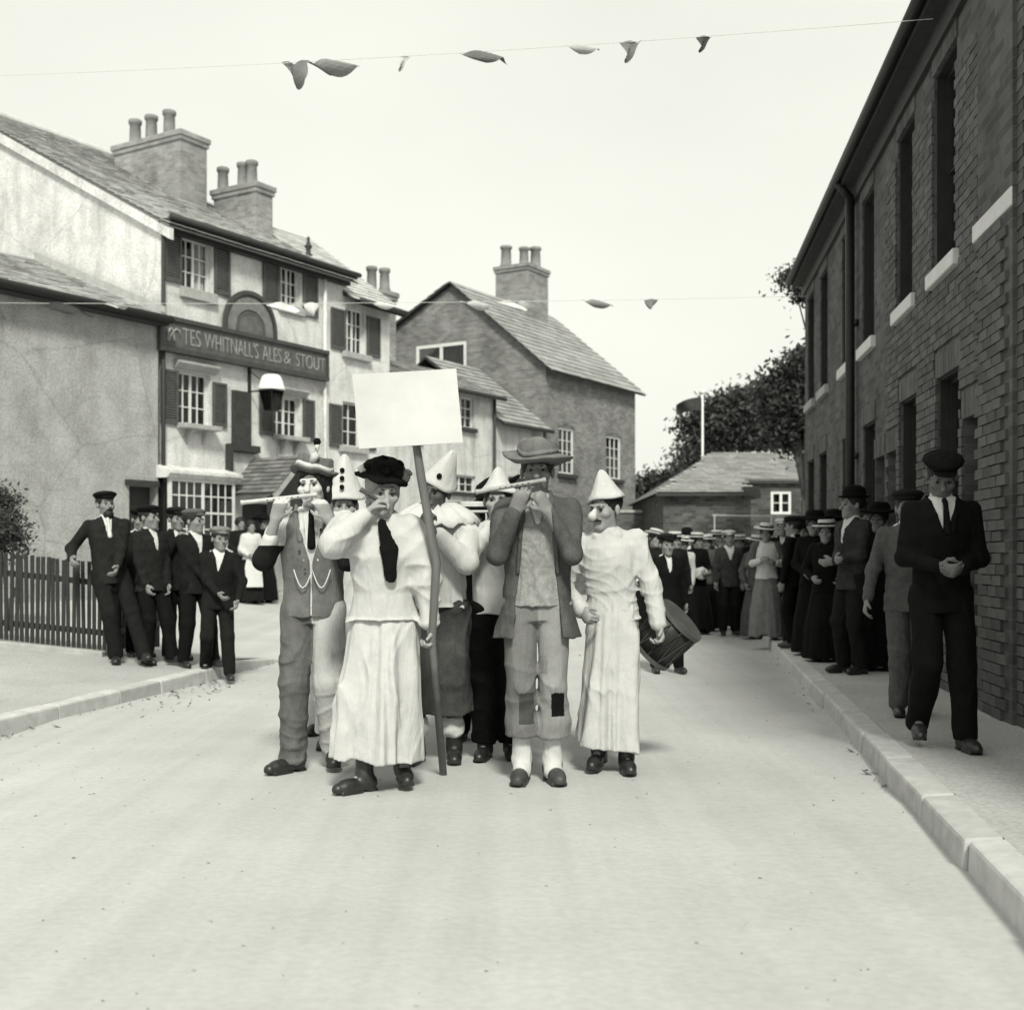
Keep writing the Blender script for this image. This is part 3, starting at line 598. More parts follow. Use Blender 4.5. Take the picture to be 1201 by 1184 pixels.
# --- low roughcast building to the left of the pub
low = house_root('roughcast_house', 'low grey roughcast house with a dark gutter joined to the left of the pub', 'house')
la, lb_ = -10.5, tF(181); LE = zF(125, 362); lf = -0.10; LD = 7.0
mpL = lambda u, v, w: (u, lf + w, v)
dr = rect(147, 180, 570, 690); dr = (dr[0], dr[1] - 0.02, 0.2, dr[3])
mb = MB(); wall(mb, mpL, la, lb_, ZB, LE, [dr], 0.2); LP = math.radians(22)
mb.poly([(la, lf, ZB), (la, LD, ZB), (la, LD, LE), (la, (LD + lf) / 2, LE + (LD - lf) / 2 * math.tan(LP)), (la, lf, LE)]); mb.quad((lb_, lf, ZB), (lb_, 0, ZB), (lb_, 0, LE), (lb_, lf, LE)); mb.quad((la, LD, ZB), (lb_, LD, ZB), (lb_, LD, LE), (la, LD, LE))
mb.build('wall', M_LOW, low)
k = MB(); k.box(dr[0], dr[1], 0.08, 0.13, dr[2], dr[3]); k.build('door', M_DARKWOOD, low)
k = MB(); k.box(dr[0] - 0.1, dr[1] - 0.01, lf - 0.1, lf - 0.003, dr[3], dr[3] + 0.1); k.build('door_hood', M_DARKWOOD, low)
k = MB(); lo = 0.28
k.box(la - 0.1, lb_ + 0.02, lf - lo, lf - 0.003, LE - 0.16, LE - 0.06); k.build('eaves_board', M_DARKWOOD, low)
k = MB(); k.tube((la - 0.1, lf - lo - 0.06, LE - 0.06), (lb_ + 0.03, lf - lo - 0.06, LE - 0.06), 0.075, n=10); k.build('gutter', M_IRON, low, smooth=True)
zr = LE + (LD - lf) / 2 * math.tan(LP); k = MB(); k.prism([(la - 0.1, lf - lo, LE - lo * math.tan(LP) + 0.1), (lb_ - 0.01, lf - lo, LE - lo * math.tan(LP) + 0.1), (lb_ - 0.01, (LD + lf) / 2, zr + 0.1), (la - 0.1, (LD + lf) / 2, zr + 0.1)], (0, 0, -0.05)); k.prism([(la - 0.1, (LD + lf) / 2, zr + 0.1), (lb_ - 0.01, (LD + lf) / 2, zr + 0.1), (lb_ - 0.01, LD + lo, LE - lo * math.tan(LP) + 0.1), (la - 0.1, LD + lo, LE - lo * math.tan(LP) + 0.1)], (0, 0, -0.05))
rf = k.build('roof', M_DARK_SLATE, low)
slates(rf, 'slate_courses', (la - 0.12, lf - lo - 0.04, LE - (lo + 0.04) * math.tan(LP) + 0.12), (1, 0, 0), (0, math.cos(LP), math.sin(LP)), lb_ - la + 0.1, (LD / 2 + lo) / math.cos(LP), 0.36, 0.25, M_SLATE)
k = MB(); k.prism([(lb_ - 0.03, lf - 0.2, LE - 0.2 * math.tan(LP) + 0.16), (lb_ - 0.03, (LD + lf) / 2, zr + 0.16), (lb_ - 0.03, (LD + lf) / 2, zr + 0.28), (lb_ - 0.03, lf - 0.2, LE - 0.2 * math.tan(LP) + 0.28)], (0.04, 0, 0)); k.build('flashing', M_STONE, low)

# --- lower wing of the pub to the right
win = house_root('pub_wing', 'narrow two storey white wing between the pub and the cottages', 'house')
a0, a1 = t1 + 0.002, tF(457); WE = zF(420, 352); WD = 5.5
w2 = rect(405, 428, 362, 415); w1 = rect(401, 424, 472, 524)
mb = MB(); wall(mb, mpF, a0, a1, ZB, WE, [w2, w1], 0.14)
WP = math.radians(36); zr = WE + WD / 2 * math.tan(WP)
mb.poly([(a1, 0, ZB), (a1, WD, ZB), (a1, WD, WE), (a1, WD / 2, zr), (a1, 0, WE)]); mb.quad((a0, WD, ZB), (a1, WD, ZB), (a1, WD, WE), (a0, WD, WE)); mb.build('wall', M_PUB, win)
window(win, mpF, w2, 0.14, 2, 3, casements=2, curtain=0.6); window(win, mpF, w1, 0.14, 2, 3, casements=1, curtain=0.95)
for (px0, px1, y0, y1) in ((387, 404, 362, 410), (429, 445, 372, 419), (385, 400, 474, 524), (426, 440, 480, 528)):
    a = rect(px0, px1, y0, y1); shutter(win, mpF, a[0] + 0.01, a[1] - 0.01, a[2], a[3])
sill(win, w2, 0.14, 0.12, 0.14); sill(win, w1, 0.14, 0.12, 0.14)
k = MB(); k.prism([(a0, -0.3, WE - 0.3 * math.tan(WP) + 0.12), (a1 + 0.25, -0.3, WE - 0.3 * math.tan(WP) + 0.12), (a1 + 0.25, WD / 2, zr + 0.12), (a0, WD / 2, zr + 0.12)], (0, 0, -0.1)); k.prism([(a0, WD / 2, zr + 0.12), (a1 + 0.25, WD / 2, zr + 0.12), (a1 + 0.25, WD + 0.3, WE - 0.3 * math.tan(WP) + 0.12), (a0, WD + 0.3, WE - 0.3 * math.tan(WP) + 0.12)], (0, 0, -0.1)); rf = k.build('roof', M_DARKWOOD, win)
slates(rf, 'slate_courses', (a0 + 0.01, -0.33, WE - 0.33 * math.tan(WP) + 0.13), (1, 0, 0), (0, math.cos(WP), math.sin(WP)), a1 - a0 + 0.26, (WD / 2 + 0.33) / math.cos(WP), 0.3, 0.2, M_SLATE)
k = MB(); k.tube((a0 + 0.2, -0.36, WE - 0.1), (a1 + 0.25, -0.36, WE - 0.1), 0.06, n=8); k.build('gutter', M_DARKWOOD, win, smooth=True)
dd_ = 1.75; tw_ = [t for t in [a1 - 1 + .02 * i for i in range(300)] if CX + FP(t, dd_, 0).x * F / FP(t, dd_, 0).y >= 443][0]; zt = CH + (HY - 344) * FP(tw_, dd_, 0).y / F
chimney(win, tw_, dd_, zt - 3.4, zt, 0.5, 0.8, M_CHIM, [(0, 0.2, 0.72, 0.14), (0, -0.22, 0.62, 0.14)])
# --- two cottages further on
c1 = house_root('white_cottage', 'low whitewashed cottage with a downpipe behind the placard', 'house')
b0, b1 = a1 + 0.002, tF(579); CE = zF(560, 462); CD = 2.8; CP = math.radians(25)
ww = [rect(541, 556, 466, 502), rect(524, 558, 557, 577), rect(470, 492, 470, 512)]
mb = MB(); wall(mb, mpF, b0, b1, ZB, CE, ww, 0.12); zr = CE + CD / 2 * math.tan(CP)
mb.poly([(b1, 0, ZB), (b1, CD, ZB), (b1, CD, CE), (b1, CD / 2, zr), (b1, 0, CE)]); mb.quad((b0, CD, ZB), (b1, CD, ZB), (b1, CD, CE), (b0, CD, CE)); mb.build('wall', M_CREAM, c1)
window(c1, mpF, ww[0], 0.12, 2, 3, casements=1, curtain=0.5); window(c1, mpF, ww[1], 0.12, 2, 2, casements=2); window(c1, mpF, ww[2], 0.12, 2, 3, casements=1)
for r in ww: sill(c1, r, 0.1, 0.1, 0.05, M_DARKWOOD)
def simple_roof(root, a, b, D_, E_, P_, m, ms, tw=0.34, ch=0.24, ov_=0.25, ends=0.12):
    zr_ = E_ + D_ / 2 * math.tan(P_); k = MB(); up = 0.1
    k.prism([(a, -ov_, E_ - ov_ * math.tan(P_) + up), (b + ends, -ov_, E_ - ov_ * math.tan(P_) + up), (b + ends, D_ / 2, zr_ + up), (a, D_ / 2, zr_ + up)], (0, 0, -0.07)); k.prism([(a, D_ / 2, zr_ + up), (b + ends, D_ / 2, zr_ + up), (b + ends, D_ + ov_, E_ - ov_ * math.tan(P_) + up), (a, D_ + ov_, E_ - ov_ * math.tan(P_) + up)], (0, 0, -0.07)); rf_ = k.build('roof', m, root)
    slates(rf_, 'slate_courses', (a + 0.01, -ov_ - 0.03, E_ - (ov_ + 0.03) * math.tan(P_) + up + 0.01), (1, 0, 0), (0, math.cos(P_), math.sin(P_)), b - a + ends, (D_ / 2 + ov_ + 0.03) / math.cos(P_), tw, ch, ms)
    k = MB(); k.tube((a + 0.02, -ov_ - 0.06, E_ - ov_ * math.tan(P_) + 0.05), (b + ends, -ov_ - 0.06, E_ - ov_ * math.tan(P_) + 0.05), 0.06, n=8); k.build('gutter', M_DARKWOOD, root, smooth=True)
    return rf_
simple_roof(c1, b0, b1, CD, CE, CP, M_DARKWOOD, M_STONE_SLATE)
k = MB(); k.tube((b1 - 0.06, -0.07, 0), (b1 - 0.06, -0.07, CE), 0.045, n=8); k.build('downpipe', M_DARKWOOD, c1, smooth=True)
c2 = house_root('end_cottage', 'small pale cottage with a stone slate roof against the brick gable', 'house')
e0, e1 = b1 + 0.002, tF(640) - 0.15; DE = zF(610, 496)
mb = MB(); wall(mb, mpF, e0, e1, ZB, DE, [], 0.12); mb.quad((e1, 0, ZB), (e1, 4.6, ZB), (e1, 4.6, DE), (e1, 0, DE)); mb.build('wall', M_CREAM, c2)
simple_roof(c2, e0, e1, 4.6, DE, math.radians(38), M_DARKWOOD, M_STONE_SLATE, ends=0.05)
a = rect(596, 622, 560, 640); k = MB(); k.box(a[0], a[1], -0.05, -0.003, 0.0, a[3]); k.build('door', M_DARKWOOD, c2)
# --- brick house with the big gable
bh = house_root('brick_house', 'tall brick house with a plain gable and a broad chimney stack', 'house')
g0, g1 = tF(640), tF(745); BE = zF(640, 428); BW = 5.7; ya, za = 3.3, zF(640, 428) + 2.75; yl, zl = BW, BE + 1.5
topf = lambda u: BE + (za - BE) * u / ya if u <= ya else za + (zl - za) * (u - ya) / (yl - ya)
mpG = lambda u, v, w: (g0 + w, u, v)
d488, d547 = on_gable(547, g0), on_gable(488, g0); ym = FP(g0, (d488 + d547) / 2, 0).y
gw = (d488, d547, CH + (HY - 446) * ym / F, CH + (HY - 403) * ym / F)
wb = [rect(655, 673, 502, 556), rect(711, 728, 512, 562)]
mb = MB(); wall(mb, mpG, 0, BW, ZB, topf, [gw], 0.12, knots=(ya,)); wall(mb, mpF, g0, g1, ZB, BE, wb, 0.12)
mb.poly([(g1, 0, ZB), (g1, BW, ZB), (g1, BW, zl), (g1, ya, za), (g1, 0, BE)]); mb.quad((g0, BW, ZB), (g1, BW, ZB), (g1, BW, zl), (g0, BW, zl)); mb.build('wall', M_BRICK_B, bh)
window(bh, mpG, gw, 0.05, 1, 1, casements=2, curtain=0.95, fw=0.10)
k = MB(); fr = gw
for r in wb:
    window(bh, mpF, r, 0.08, 3, 4, casements=1, curtain=0.8, fw=0.06)
    k = MB(); n_ = 10
    for i in range(n_):
        x0 = r[0] - 0.06 + (r[1] - r[0] + 0.12) * i / n_; x1 = r[0] - 0.06 + (r[1] - r[0] + 0.12) * (i + 1) / n_
        h = lambda x: 0.10 * (1 - ((x - (r[0] + r[1]) / 2) / ((r[1] - r[0]) / 2 + 0.06)) ** 2)
        k.hexa([(x0 + 0.005, -0.02, r[3] + h(x0)), (x1 - 0.005, -0.02, r[3] + h(x1)), (x1 - 0.005, 0.05, r[3] + h(x1)), (x0 + 0.005, 0.05, r[3] + h(x0)), (x0 + 0.003, -0.02, r[3] + h(x0) + 0.16), (x1 - 0.003, -0.02, r[3] + h(x1) + 0.16), (x1 - 0.003, 0.05, r[3] + h(x1) + 0.16), (x0 + 0.003, 0.05, r[3] + h(x0) + 0.16)])
    k.build('brick_arch', M_BRICK_B, bh); sill(bh, r, 0.12, 0.12, 0.08, M_DARKWOOD)
k = MB(); bt = math.tan(math.atan2(za - BE, ya)); ovb = 0.3
A = [(g0 - 0.18, -ovb, BE - ovb * bt + 0.06), (g1 + 0.15, -ovb, BE - ovb * bt + 0.06), (g1 + 0.15, ya, za + 0.06), (g0 - 0.18, ya, za + 0.06)]; k.prism(A, (0, 0, -0.05))
A = [(g0 - 0.18, ya, za + 0.06), (g1 + 0.15, ya, za + 0.06), (g1 + 0.15, yl + 0.2, zl - 0.05), (g0 - 0.18, yl + 0.2, zl - 0.05)]; k.prism(A, (0, 0, -0.05)); rf = k.build('roof', M_DARKWOOD, bh)
an = math.atan2(za - BE, ya)
slates(rf, 'slate_courses', (g0 - 0.2, -ovb - 0.03, BE - (ovb + 0.03) * bt + 0.08), (1, 0, 0), (0, math.cos(an), math.sin(an)), g1 - g0 + 0.37, (ya + ovb + 0.03) / math.cos(an), 0.42, 0.3, M_STONE_SLATE, th=0.02)
an2 = math.atan2(zl - za, -(yl - ya)); vv = Vector((0, ya - yl - 0.2, za - zl + 0.1)).normalized()
slates(rf, 'rear_slate_courses', (g0 - 0.2, yl + 0.22, zl - 0.04), (1, 0, 0), vv, g1 - g0 + 0.37, 2.9, 0.42, 0.3, M_STONE_SLATE, th=0.02)
tcB = g0 + 3.9; pc = FP(tcB, ya, 0); sB = F / pc.y; zt = CH + (HY - 316) / sB
tcB = [t for t in [g0 + 0.05 * i for i in range(130)] if CX + FP(t, ya, 0).x * F / FP(t, ya, 0).y >= 609][0]; pc = FP(tcB, ya, 0); zt = CH + (HY - 316) * pc.y / F
chimney(bh, tcB, ya - 0.1, za - 1.4, zt, 1.35, 1.25, M_CHIM, [(-0.45, 0.35, 0.72, 0.19), (-0.2, -0.2, 0.66, 0.17), (0.3, -0.35, 0.75, 0.19)])
# --- low outhouse at the end of the street
oh = empty('brick_outhouse', (0, 0, 0), 0, 'low dark brick outhouse with a slate roof and one white window', 'outhouse')
YE = 31.0; x0, xm, x1 = Xat(778, YE), Xat(880, YE), Xat(985, YE + 1); eL = CH + (HY - 577) * YE / F; eR = CH + (HY - 563) * (YE + 1) / F; YR = YE + 4.0; rz = CH + (HY - 531) * YR / F
mpE = lambda u, v, w: (u, YE + w, v); mpE2 = lambda u, v, w: (u, YE + 1 + w, v)
wE = (Xat(904, YE + 1), Xat(928, YE + 1), CH + (HY - 603) * (YE + 1) / F, CH + (HY - 576) * (YE + 1) / F)
mb = MB(); wall(mb, mpE, x0, xm, -0.2, eL, [], 0.1); wall(mb, mpE2, xm, x1, -0.2, eR, [wE], 0.08); mb.quad((xm, YE, -0.2), (xm, YE + 1, -0.2), (xm, YE + 1, eR), (xm, YE, eL)); mb.quad((x0, YE, -0.2), (x0, YE + 8, -0.2), (x0, YE + 8, eL), (x0, YE, eL)); mb.quad((x0, YE + 8, -0.2), (x1, YE + 8, -0.2), (x1, YE + 8, eL), (x0, YE + 8, eL)); mb.quad((x1, YE + 1, -0.2), (x1, YE + 8, -0.2), (x1, YE + 8, eL), (x1, YE + 1, eR)); mb.build('wall', M_BRICK_E, oh)
window(oh, mpE2, wE, 0.06, 1, 2, casements=2, curtain=0.4, fw=0.07)
sl_ = rz - eL; hipx = Xat(836, YR)
k = MB(); k.poly([(x0 - 0.2, YE - 0.2, eL - 0.03), (xm + 0.02, YE - 0.2, eL - 0.03), (xm + 0.02, YE + 0.95, eR + 0.0), (x1, YE + 0.95, eR), (x1, YR, rz), (hipx, YR, rz)])
k.poly([(x0 - 0.2, YE - 0.2, eL - 0.03), (hipx, YR, rz), (x0 - 0.2, YE + 8.2, eL - 0.03)]); k.poly([(hipx, YR, rz), (x1, YR, rz), (x1, YE + 8.2, eL), (x0 - 0.2, YE + 8.2, eL - 0.03)]); rf = k.build('roof', M_DARK_SLATE, oh)
us_ = Vector((0, YR - YE + 0.2, rz - eL + 0.03)); sL = us_.length; hl = hipx - x0 + 0.2
slates(rf, 'slate_courses', (x0 - 0.2, YE - 0.22, eL - 0.02), (1, 0, 0), us_, x1 - x0, sL, 0.32, 0.22, M_STONE_SLATE, inside=lambda a, s: a > hl * s / sL and not (a > xm - x0 + 0.25 and s < 1.22))
k = MB(); k.box(x0 - 0.22, xm, YE - 0.26, YE - 0.18, eL - 0.11, eL - 0.03); k.build('gutter', M_DARKWOOD, oh)
k = MB(); k.box(xm + 0.03, x1, YE + 0.86, YE + 0.93, eR - 0.09, eR - 0.01); k.build('rear_gutter', M_DARKWOOD, oh)
k = MB(); k.box(xm - 0.2, xm + 0.22, YE - 0.24, YE + 0.7, eL - 0.16, eL + 0.14); k.build('boxed_eaves', M_DARKWOOD, oh)
k = MB(); k.tube((xm + 0.15, YE + 0.93, 0), (xm + 0.15, YE + 0.93, eR), 0.045, n=8); k.build('downpipe', M_DARKWOOD, oh)
rl = empty('pale_rail', (Xat(838, 29.5), 29.5, 0), 0, 'thin pale rail on posts before the brick outhouse', 'railing')
for dx in (0, 1.4): k = MB(); k.tube((dx, 0, -0.05), (dx, 0, CH + (HY - 604) * 29.5 / F), 0.02, n=6); k.build('post', M_STONE, rl)
k = MB(); k.tube((-0.05, 0, CH + (HY - 604) * 29.5 / F), (1.45, 0, CH + (HY - 605) * 29.5 / F), 0.018, n=6); k.build('rail', M_STONE, rl)
gw_ = empty('garden_wall', (0, 36, 0), 0, 'brick garden wall closing the gap left of the outhouse', 'wall')
k = MB(); k.box(Xat(700, 36), Xat(800, 36), 0, 0.3, -0.2, CH + (HY - 601) * 36 / F); k.build('brickwork', M_BRICK_E, gw_)
k = MB(); k.box(Xat(700, 36), Xat(800, 36), -0.05, 0.35, CH + (HY - 601) * 36 / F + 0.002, CH + (HY - 598) * 36 / F); k.build('coping', M_STONE, gw_)

# ------------------------------------------------------------------ brick terrace on the right
VR = Vector((0.1262, 0.992)).normalized(); RZR = math.atan2(-VR.y, -VR.x)
row = empty('brick_terrace', (3.48, 9.04, 0), RZR, 'long sooty brick terrace with pale window sills lining the right of the street', 'terrace')
def sR(px): k = (px - CX) / F; return (9.04 * k - 3.48) / (VR.x - VR.y * k)
mpR = lambda u, v, w: (-u, w, v)            # u runs away from the camera
S0, S1, RE = -6.0, 10.75, 5.80
ops = []
for s in (0.72, 2.30, 4.55, 6.2, 8.5, 9.95): ops.append((s - 0.4, s + 0.4, 1.0, 2.74))
for s in (-0.06, 3.12, 3.85): ops.append((s - 0.27, s + 0.27, 0.16, 2.30))
upr = [(s - 0.4, s + 0.4, 3.66, 5.36) for s in (-0.75, 0.85, 2.46, 4.62, 6.22, 8.4, 9.95)]
BF = 0.006
mb = MB(); wall(mb, mpR, S0, S1, -0.2, RE, ops + upr, 0.2)
mb.quad(mpR(S1, -0.2, 0), mpR(S1, -0.2, 7), mpR(S1, RE, 7), mpR(S1, RE, 0)); mb.poly([mpR(S1, RE, 0), mpR(S1, RE, 7), mpR(S1, RE + 2.4, 3.5)]); mb.quad(mpR(S0, -0.2, 7), mpR(S1, -0.2, 7), mpR(S1, RE, 7), mpR(S0, RE, 7)); mb.poly([mpR(S0, -0.2, 0), mpR(S0, -0.2, 7), mpR(S0, RE, 7), mpR(S0, RE + 2.4, 3.5), mpR(S0, RE, 0)])
rw = mb.build('wall', M_BRICK_ROW, row)
M_SASH = mat('dark_sash', 0.022, 0.6, 0.3, 8, 0.1, 40)
for o in ops[:6] + upr: window(row, mpR, o, 0.15, 2, 2, fm=M_SASH, fw=0.05, lining=0.02)
for o in ops[6:]:
    k = MB(); mbox(k, mpR, o[0] + 0.004, o[1] - 0.004, o[2], o[3] - 0.3, 0.14, 0.19); dl = k.build('door', M_DARKWOOD, row)
    k = MB(); mbox(k, mpR, o[0] + 0.06, o[0] + 0.1, 1.1, 1.14, 0.08, 0.138); k.build('handle', M_IRON, dl)
    k = MB(); mbox(k, mpR, o[0] + 0.004, o[1] - 0.004, o[3] - 0.298, o[3] - 0.004, 0.16, 0.17); k.build('fanlight', M_GLASS, dl)
    k = MB(); mbox(k, mpR, o[0] - 0.05, o[1] + 0.05, 0.10, 0.158, -0.12, 0.13); k.build('doorstep', M_STONE, row)
for o in upr: k = MB(); mbox(k, mpR, o[0] - 0.1, o[1] + 0.1, o[2] - 0.125, o[2] + 0.003, -0.06, 0.12); k.build('sill', M_PALESTONE if o[0] < 7 else M_STONE, row, bevel=0.01)  # shade on the far sills is put in with a darker stone
for o in ops[:6]: k = MB(); mbox(k, mpR, o[0] - 0.08, o[1] + 0.08, o[2] - 0.13, o[2] + 0.003, -0.06, 0.12); k.build('sill', M_STONE, row, bevel=0.01)
M_BR1 = random_value_mat('laid_brick', 0.085, 0.28, nvar=0.35)
for o in ops + upr:      # flat brick arches over the openings
    n_ = 9; k = MB()
    for i in range(n_):
        x0_ = o[0] - 0.04 + (o[1] - o[0] + 0.08) * i / n_; x1_ = o[0] - 0.04 + (o[1] - o[0] + 0.08) * (i + 1) / n_; mbox(k, mpR, x0_ + 0.004, x1_ - 0.004, o[3] - 0.002, o[3] + 0.215, -0.014, 0.02)
    k.build('brick_arch', M_BR1, row)
k = MB(); mbox(k, mpR, S0, S1 + 0.1, RE - 0.12, RE - 0.04, -0.20, 0); mbox(k, mpR, S0, S1 + 0.1, RE - 0.3, RE - 0.122, -0.05, -0.003); k.build('eaves_board', M_DARKWOOD, row)
k = MB(); k.tube(mpR(S0, RE - 0.03, -0.25), mpR(S1 + 0.1, RE - 0.03, -0.25), 0.06, n=8); k.build('gutter', M_IRON, row, smooth=True)
k = MB(); A = [mpR(S0, RE - 0.1 + 0.1, -0.23), mpR(S1 + 0.15, RE, -0.23), mpR(S1 + 0.15, RE + 2.6, 3.5), mpR(S0, RE + 2.6, 3.5)]; k.prism(A, (0, 0, -0.04)); A = [mpR(S0, RE + 2.6, 3.5), mpR(S1 + 0.15, RE + 2.6, 3.5), mpR(S1 + 0.15, RE, 7.3), mpR(S0, RE, 7.3)]; k.prism(A, (0, 0, -0.04)); k.build('roof', M_DARK_SLATE, row)
k = MB(); k.tube(mpR(5.35, 0.12, -0.09), mpR(5.35, RE - 0.25, -0.09), 0.055, n=10); k.tube(mpR(5.35, RE - 0.26, -0.09), mpR(5.35, RE - 0.08, -0.24), 0.05, n=10)
for z in (0.8, 2.4, 4.0): mbox(k, mpR, 5.26, 5.44, z, z + 0.06, -0.05, -0.004)
k.build('downpipe', M_IRON, row, smooth=True)
# projecting pier at the near end of the visible wall, and real bricks where they can be told apart
pier = (-1.15, -0.48)
bricks = []
for course in range(int(5.05 / 0.075)):
    z = 0.14 + course * 0.075; zc_ = z + 0.0325; offs = (0.1125 if course % 2 else 0.0)
    u = -2.4 - offs
    while u < 3.3:
        a, b = u + 0.005, u + 0.22; u += 0.225
        segs = [(a, b)]
        for o in ops + upr:
            if z + 0.07 > o[2] - 0.15 and z < o[3] + (0.22 if True else 0):
                ns = []
                for (p, q) in segs:
                    lo_, hi_ = o[0] - 0.05, o[1] + 0.05
                    if o[2] - 0.15 < zc_ < o[2] + 0.02: lo_, hi_ = o[0] - 0.11, o[1] + 0.11
                    elif zc_ < o[3]: lo_, hi_ = o[0] - 0.001, o[1] + 0.001
                    if q <= lo_ or p >= hi_: ns.append((p, q))
                    else:
                        if p < lo_ - 0.04: ns.append((p, lo_))
                        if q > hi_ + 0.04: ns.append((hi_, q))
                segs = ns
        for (p, q) in segs: bricks.append((p, q, z))
def bkey(b):   # size in the picture
    P = row_pt((b[0] + b[1]) / 2, b[2]); return P
def row_pt(u, z): return Vector((3.48 + VR.x * u, 9.04 + VR.y * u, z))
def in_view(b):
    P = row_pt((b[0] + b[1]) / 2, b[2]); px = CX + P.x * F / P.y; py = HY - (P.z - CH) * F / P.y
    return -30 < px < 1206 and -10 < py < 1190
full = [b for b in bricks if b[1] - b[0] > 0.2 and in_view(b)]
full.sort(key=lambda b: b[0]); named = full[:300]; ns_ = set(named)
mes = []
for v in range(4):
    k = MB(); k.box(-0.1075, 0.1075, -0.02, 0.004, 0, 0.066, jit=0.003); mes.append(k.mesh('brick', M_BR1))
for (p, q, z) in named:
    out = 0.05 if pier[0] < (p + q) / 2 < pier[1] else 0.0
    o = link_mesh('brick', R.choice(mes), rw); o.location = (-(p + q) / 2, -R.uniform(0, 0.006) - out, z)
k = MB()
for b in bricks:
    if b in ns_ or not in_view(b): continue
    out = R.uniform(0, 0.006) + (0.05 if pier[0] < (b[0] + b[1]) / 2 < pier[1] else 0.0)
    k.box(-b[1], -b[0], -0.02 - out, 0.004, b[2], b[2] + 0.066, jit=0.002)
k.build('brickwork', M_BR1, rw, kind='stuff')
k = MB(); mbox(k, mpR, pier[0] - 0.1, pier[1] + 0.1, 0.12, RE - 0.32, -0.05, -0.002); k.build('pier', M_BRICK_ROW, row)

# ------------------------------------------------------------------ fence on the left
fe = empty('picket_fence', (0, 0, 0), 0, 'dark close picket fence on a stone plinth behind the left pavement', 'fence')
FY = 12.55; fx1 = Xat(134, FY); fx0 = fx1 - 3.0; fang = 0.12
def fz(x): return gz(x, FY) + pave_h(FY)
def FPt(s): return Vector((fx1 - s * math.cos(fang), FY - s * math.sin(fang)))
fb = fz(fx1) - 0.02
for i in range(58):
    s = 0.10 + i * 0.052; p = FPt(s); h = 0.93 + R.uniform(-0.012, 0.012); k = MB(); z0 = gz(p.x, p.y) + pave_h(p.y) + 0.055
    k.box(-0.018, 0.018, -0.011, 0.011, 0, h - 0.02)
    o = k.build('picket', M_FENCE, fe); o.location = (p.x, p.y, z0); o.rotation_euler = (R.uniform(-0.01, 0.01), R.uniform(-0.015, 0.015), fang)
for i in range(20):
    p = Vector((fx1 - 0.05, FY + 0.12 + i * 0.085)); k = MB(); z0 = gz(p.x, p.y) + pave_h(p.y) + 0.03
    k.box(-0.011, 0.011, -0.019, 0.019, 0, 0.88); o = k.build('picket', M_FENCE, fe); o.location = (p.x, p.y, z0)
for zz in (0.2, 0.72):
    k = MB(); a, b_ = FPt(0), FPt(3.1); za_, zb_ = gz(a.x, a.y) + pave_h(a.y) + zz, gz(b_.x, b_.y) + pave_h(b_.y) + zz
    k.hexa([(a.x, a.y + 0.013, za_), (b_.x, b_.y + 0.013, zb_), (b_.x, b_.y + 0.053, zb_), (a.x, a.y + 0.053, za_), (a.x, a.y + 0.013, za_ + 0.06), (b_.x, b_.y + 0.013, zb_ + 0.06), (b_.x, b_.y + 0.053, zb_ + 0.06), (a.x, a.y + 0.053, za_ + 0.06)]); k.build('rail', M_FENCE, fe)
    k = MB(); k.box(fx1 - 0.037, fx1 + 0.0, FY + 0.1, FY + 1.85, za_ + 0.02, za_ + 0.08); k.build('rail', M_FENCE, fe)
k = MB(); k.box(fx1 - 0.055, fx1 + 0.055, FY - 0.055, FY + 0.055, fb - 0.1, fb + 0.98); k.lathe([(0.075, 0), (0.075, 0.02), (0.0, 0.08)], (fx1, FY, fb + 0.98), 4); k.build('post', M_FENCE, fe, bevel=0.006)
k = MB(); a, b_ = FPt(0.08), FPt(3.1); za_, zb_ = gz(a.x, a.y) + pave_h(a.y), gz(b_.x, b_.y) + pave_h(b_.y)
k.hexa([(a.x, a.y - 0.13, za_ - 0.1), (b_.x, b_.y - 0.13, zb_ - 0.1), (b_.x, b_.y + 0.1, zb_ - 0.1), (a.x, a.y + 0.1, za_ - 0.1), (a.x, a.y - 0.13, za_ + 0.05), (b_.x, b_.y - 0.13, zb_ + 0.05), (b_.x, b_.y + 0.1, zb_ + 0.05), (a.x, a.y + 0.1, za_ + 0.05)]); k.build('plinth', M_STONE, fe, bevel=0.012)

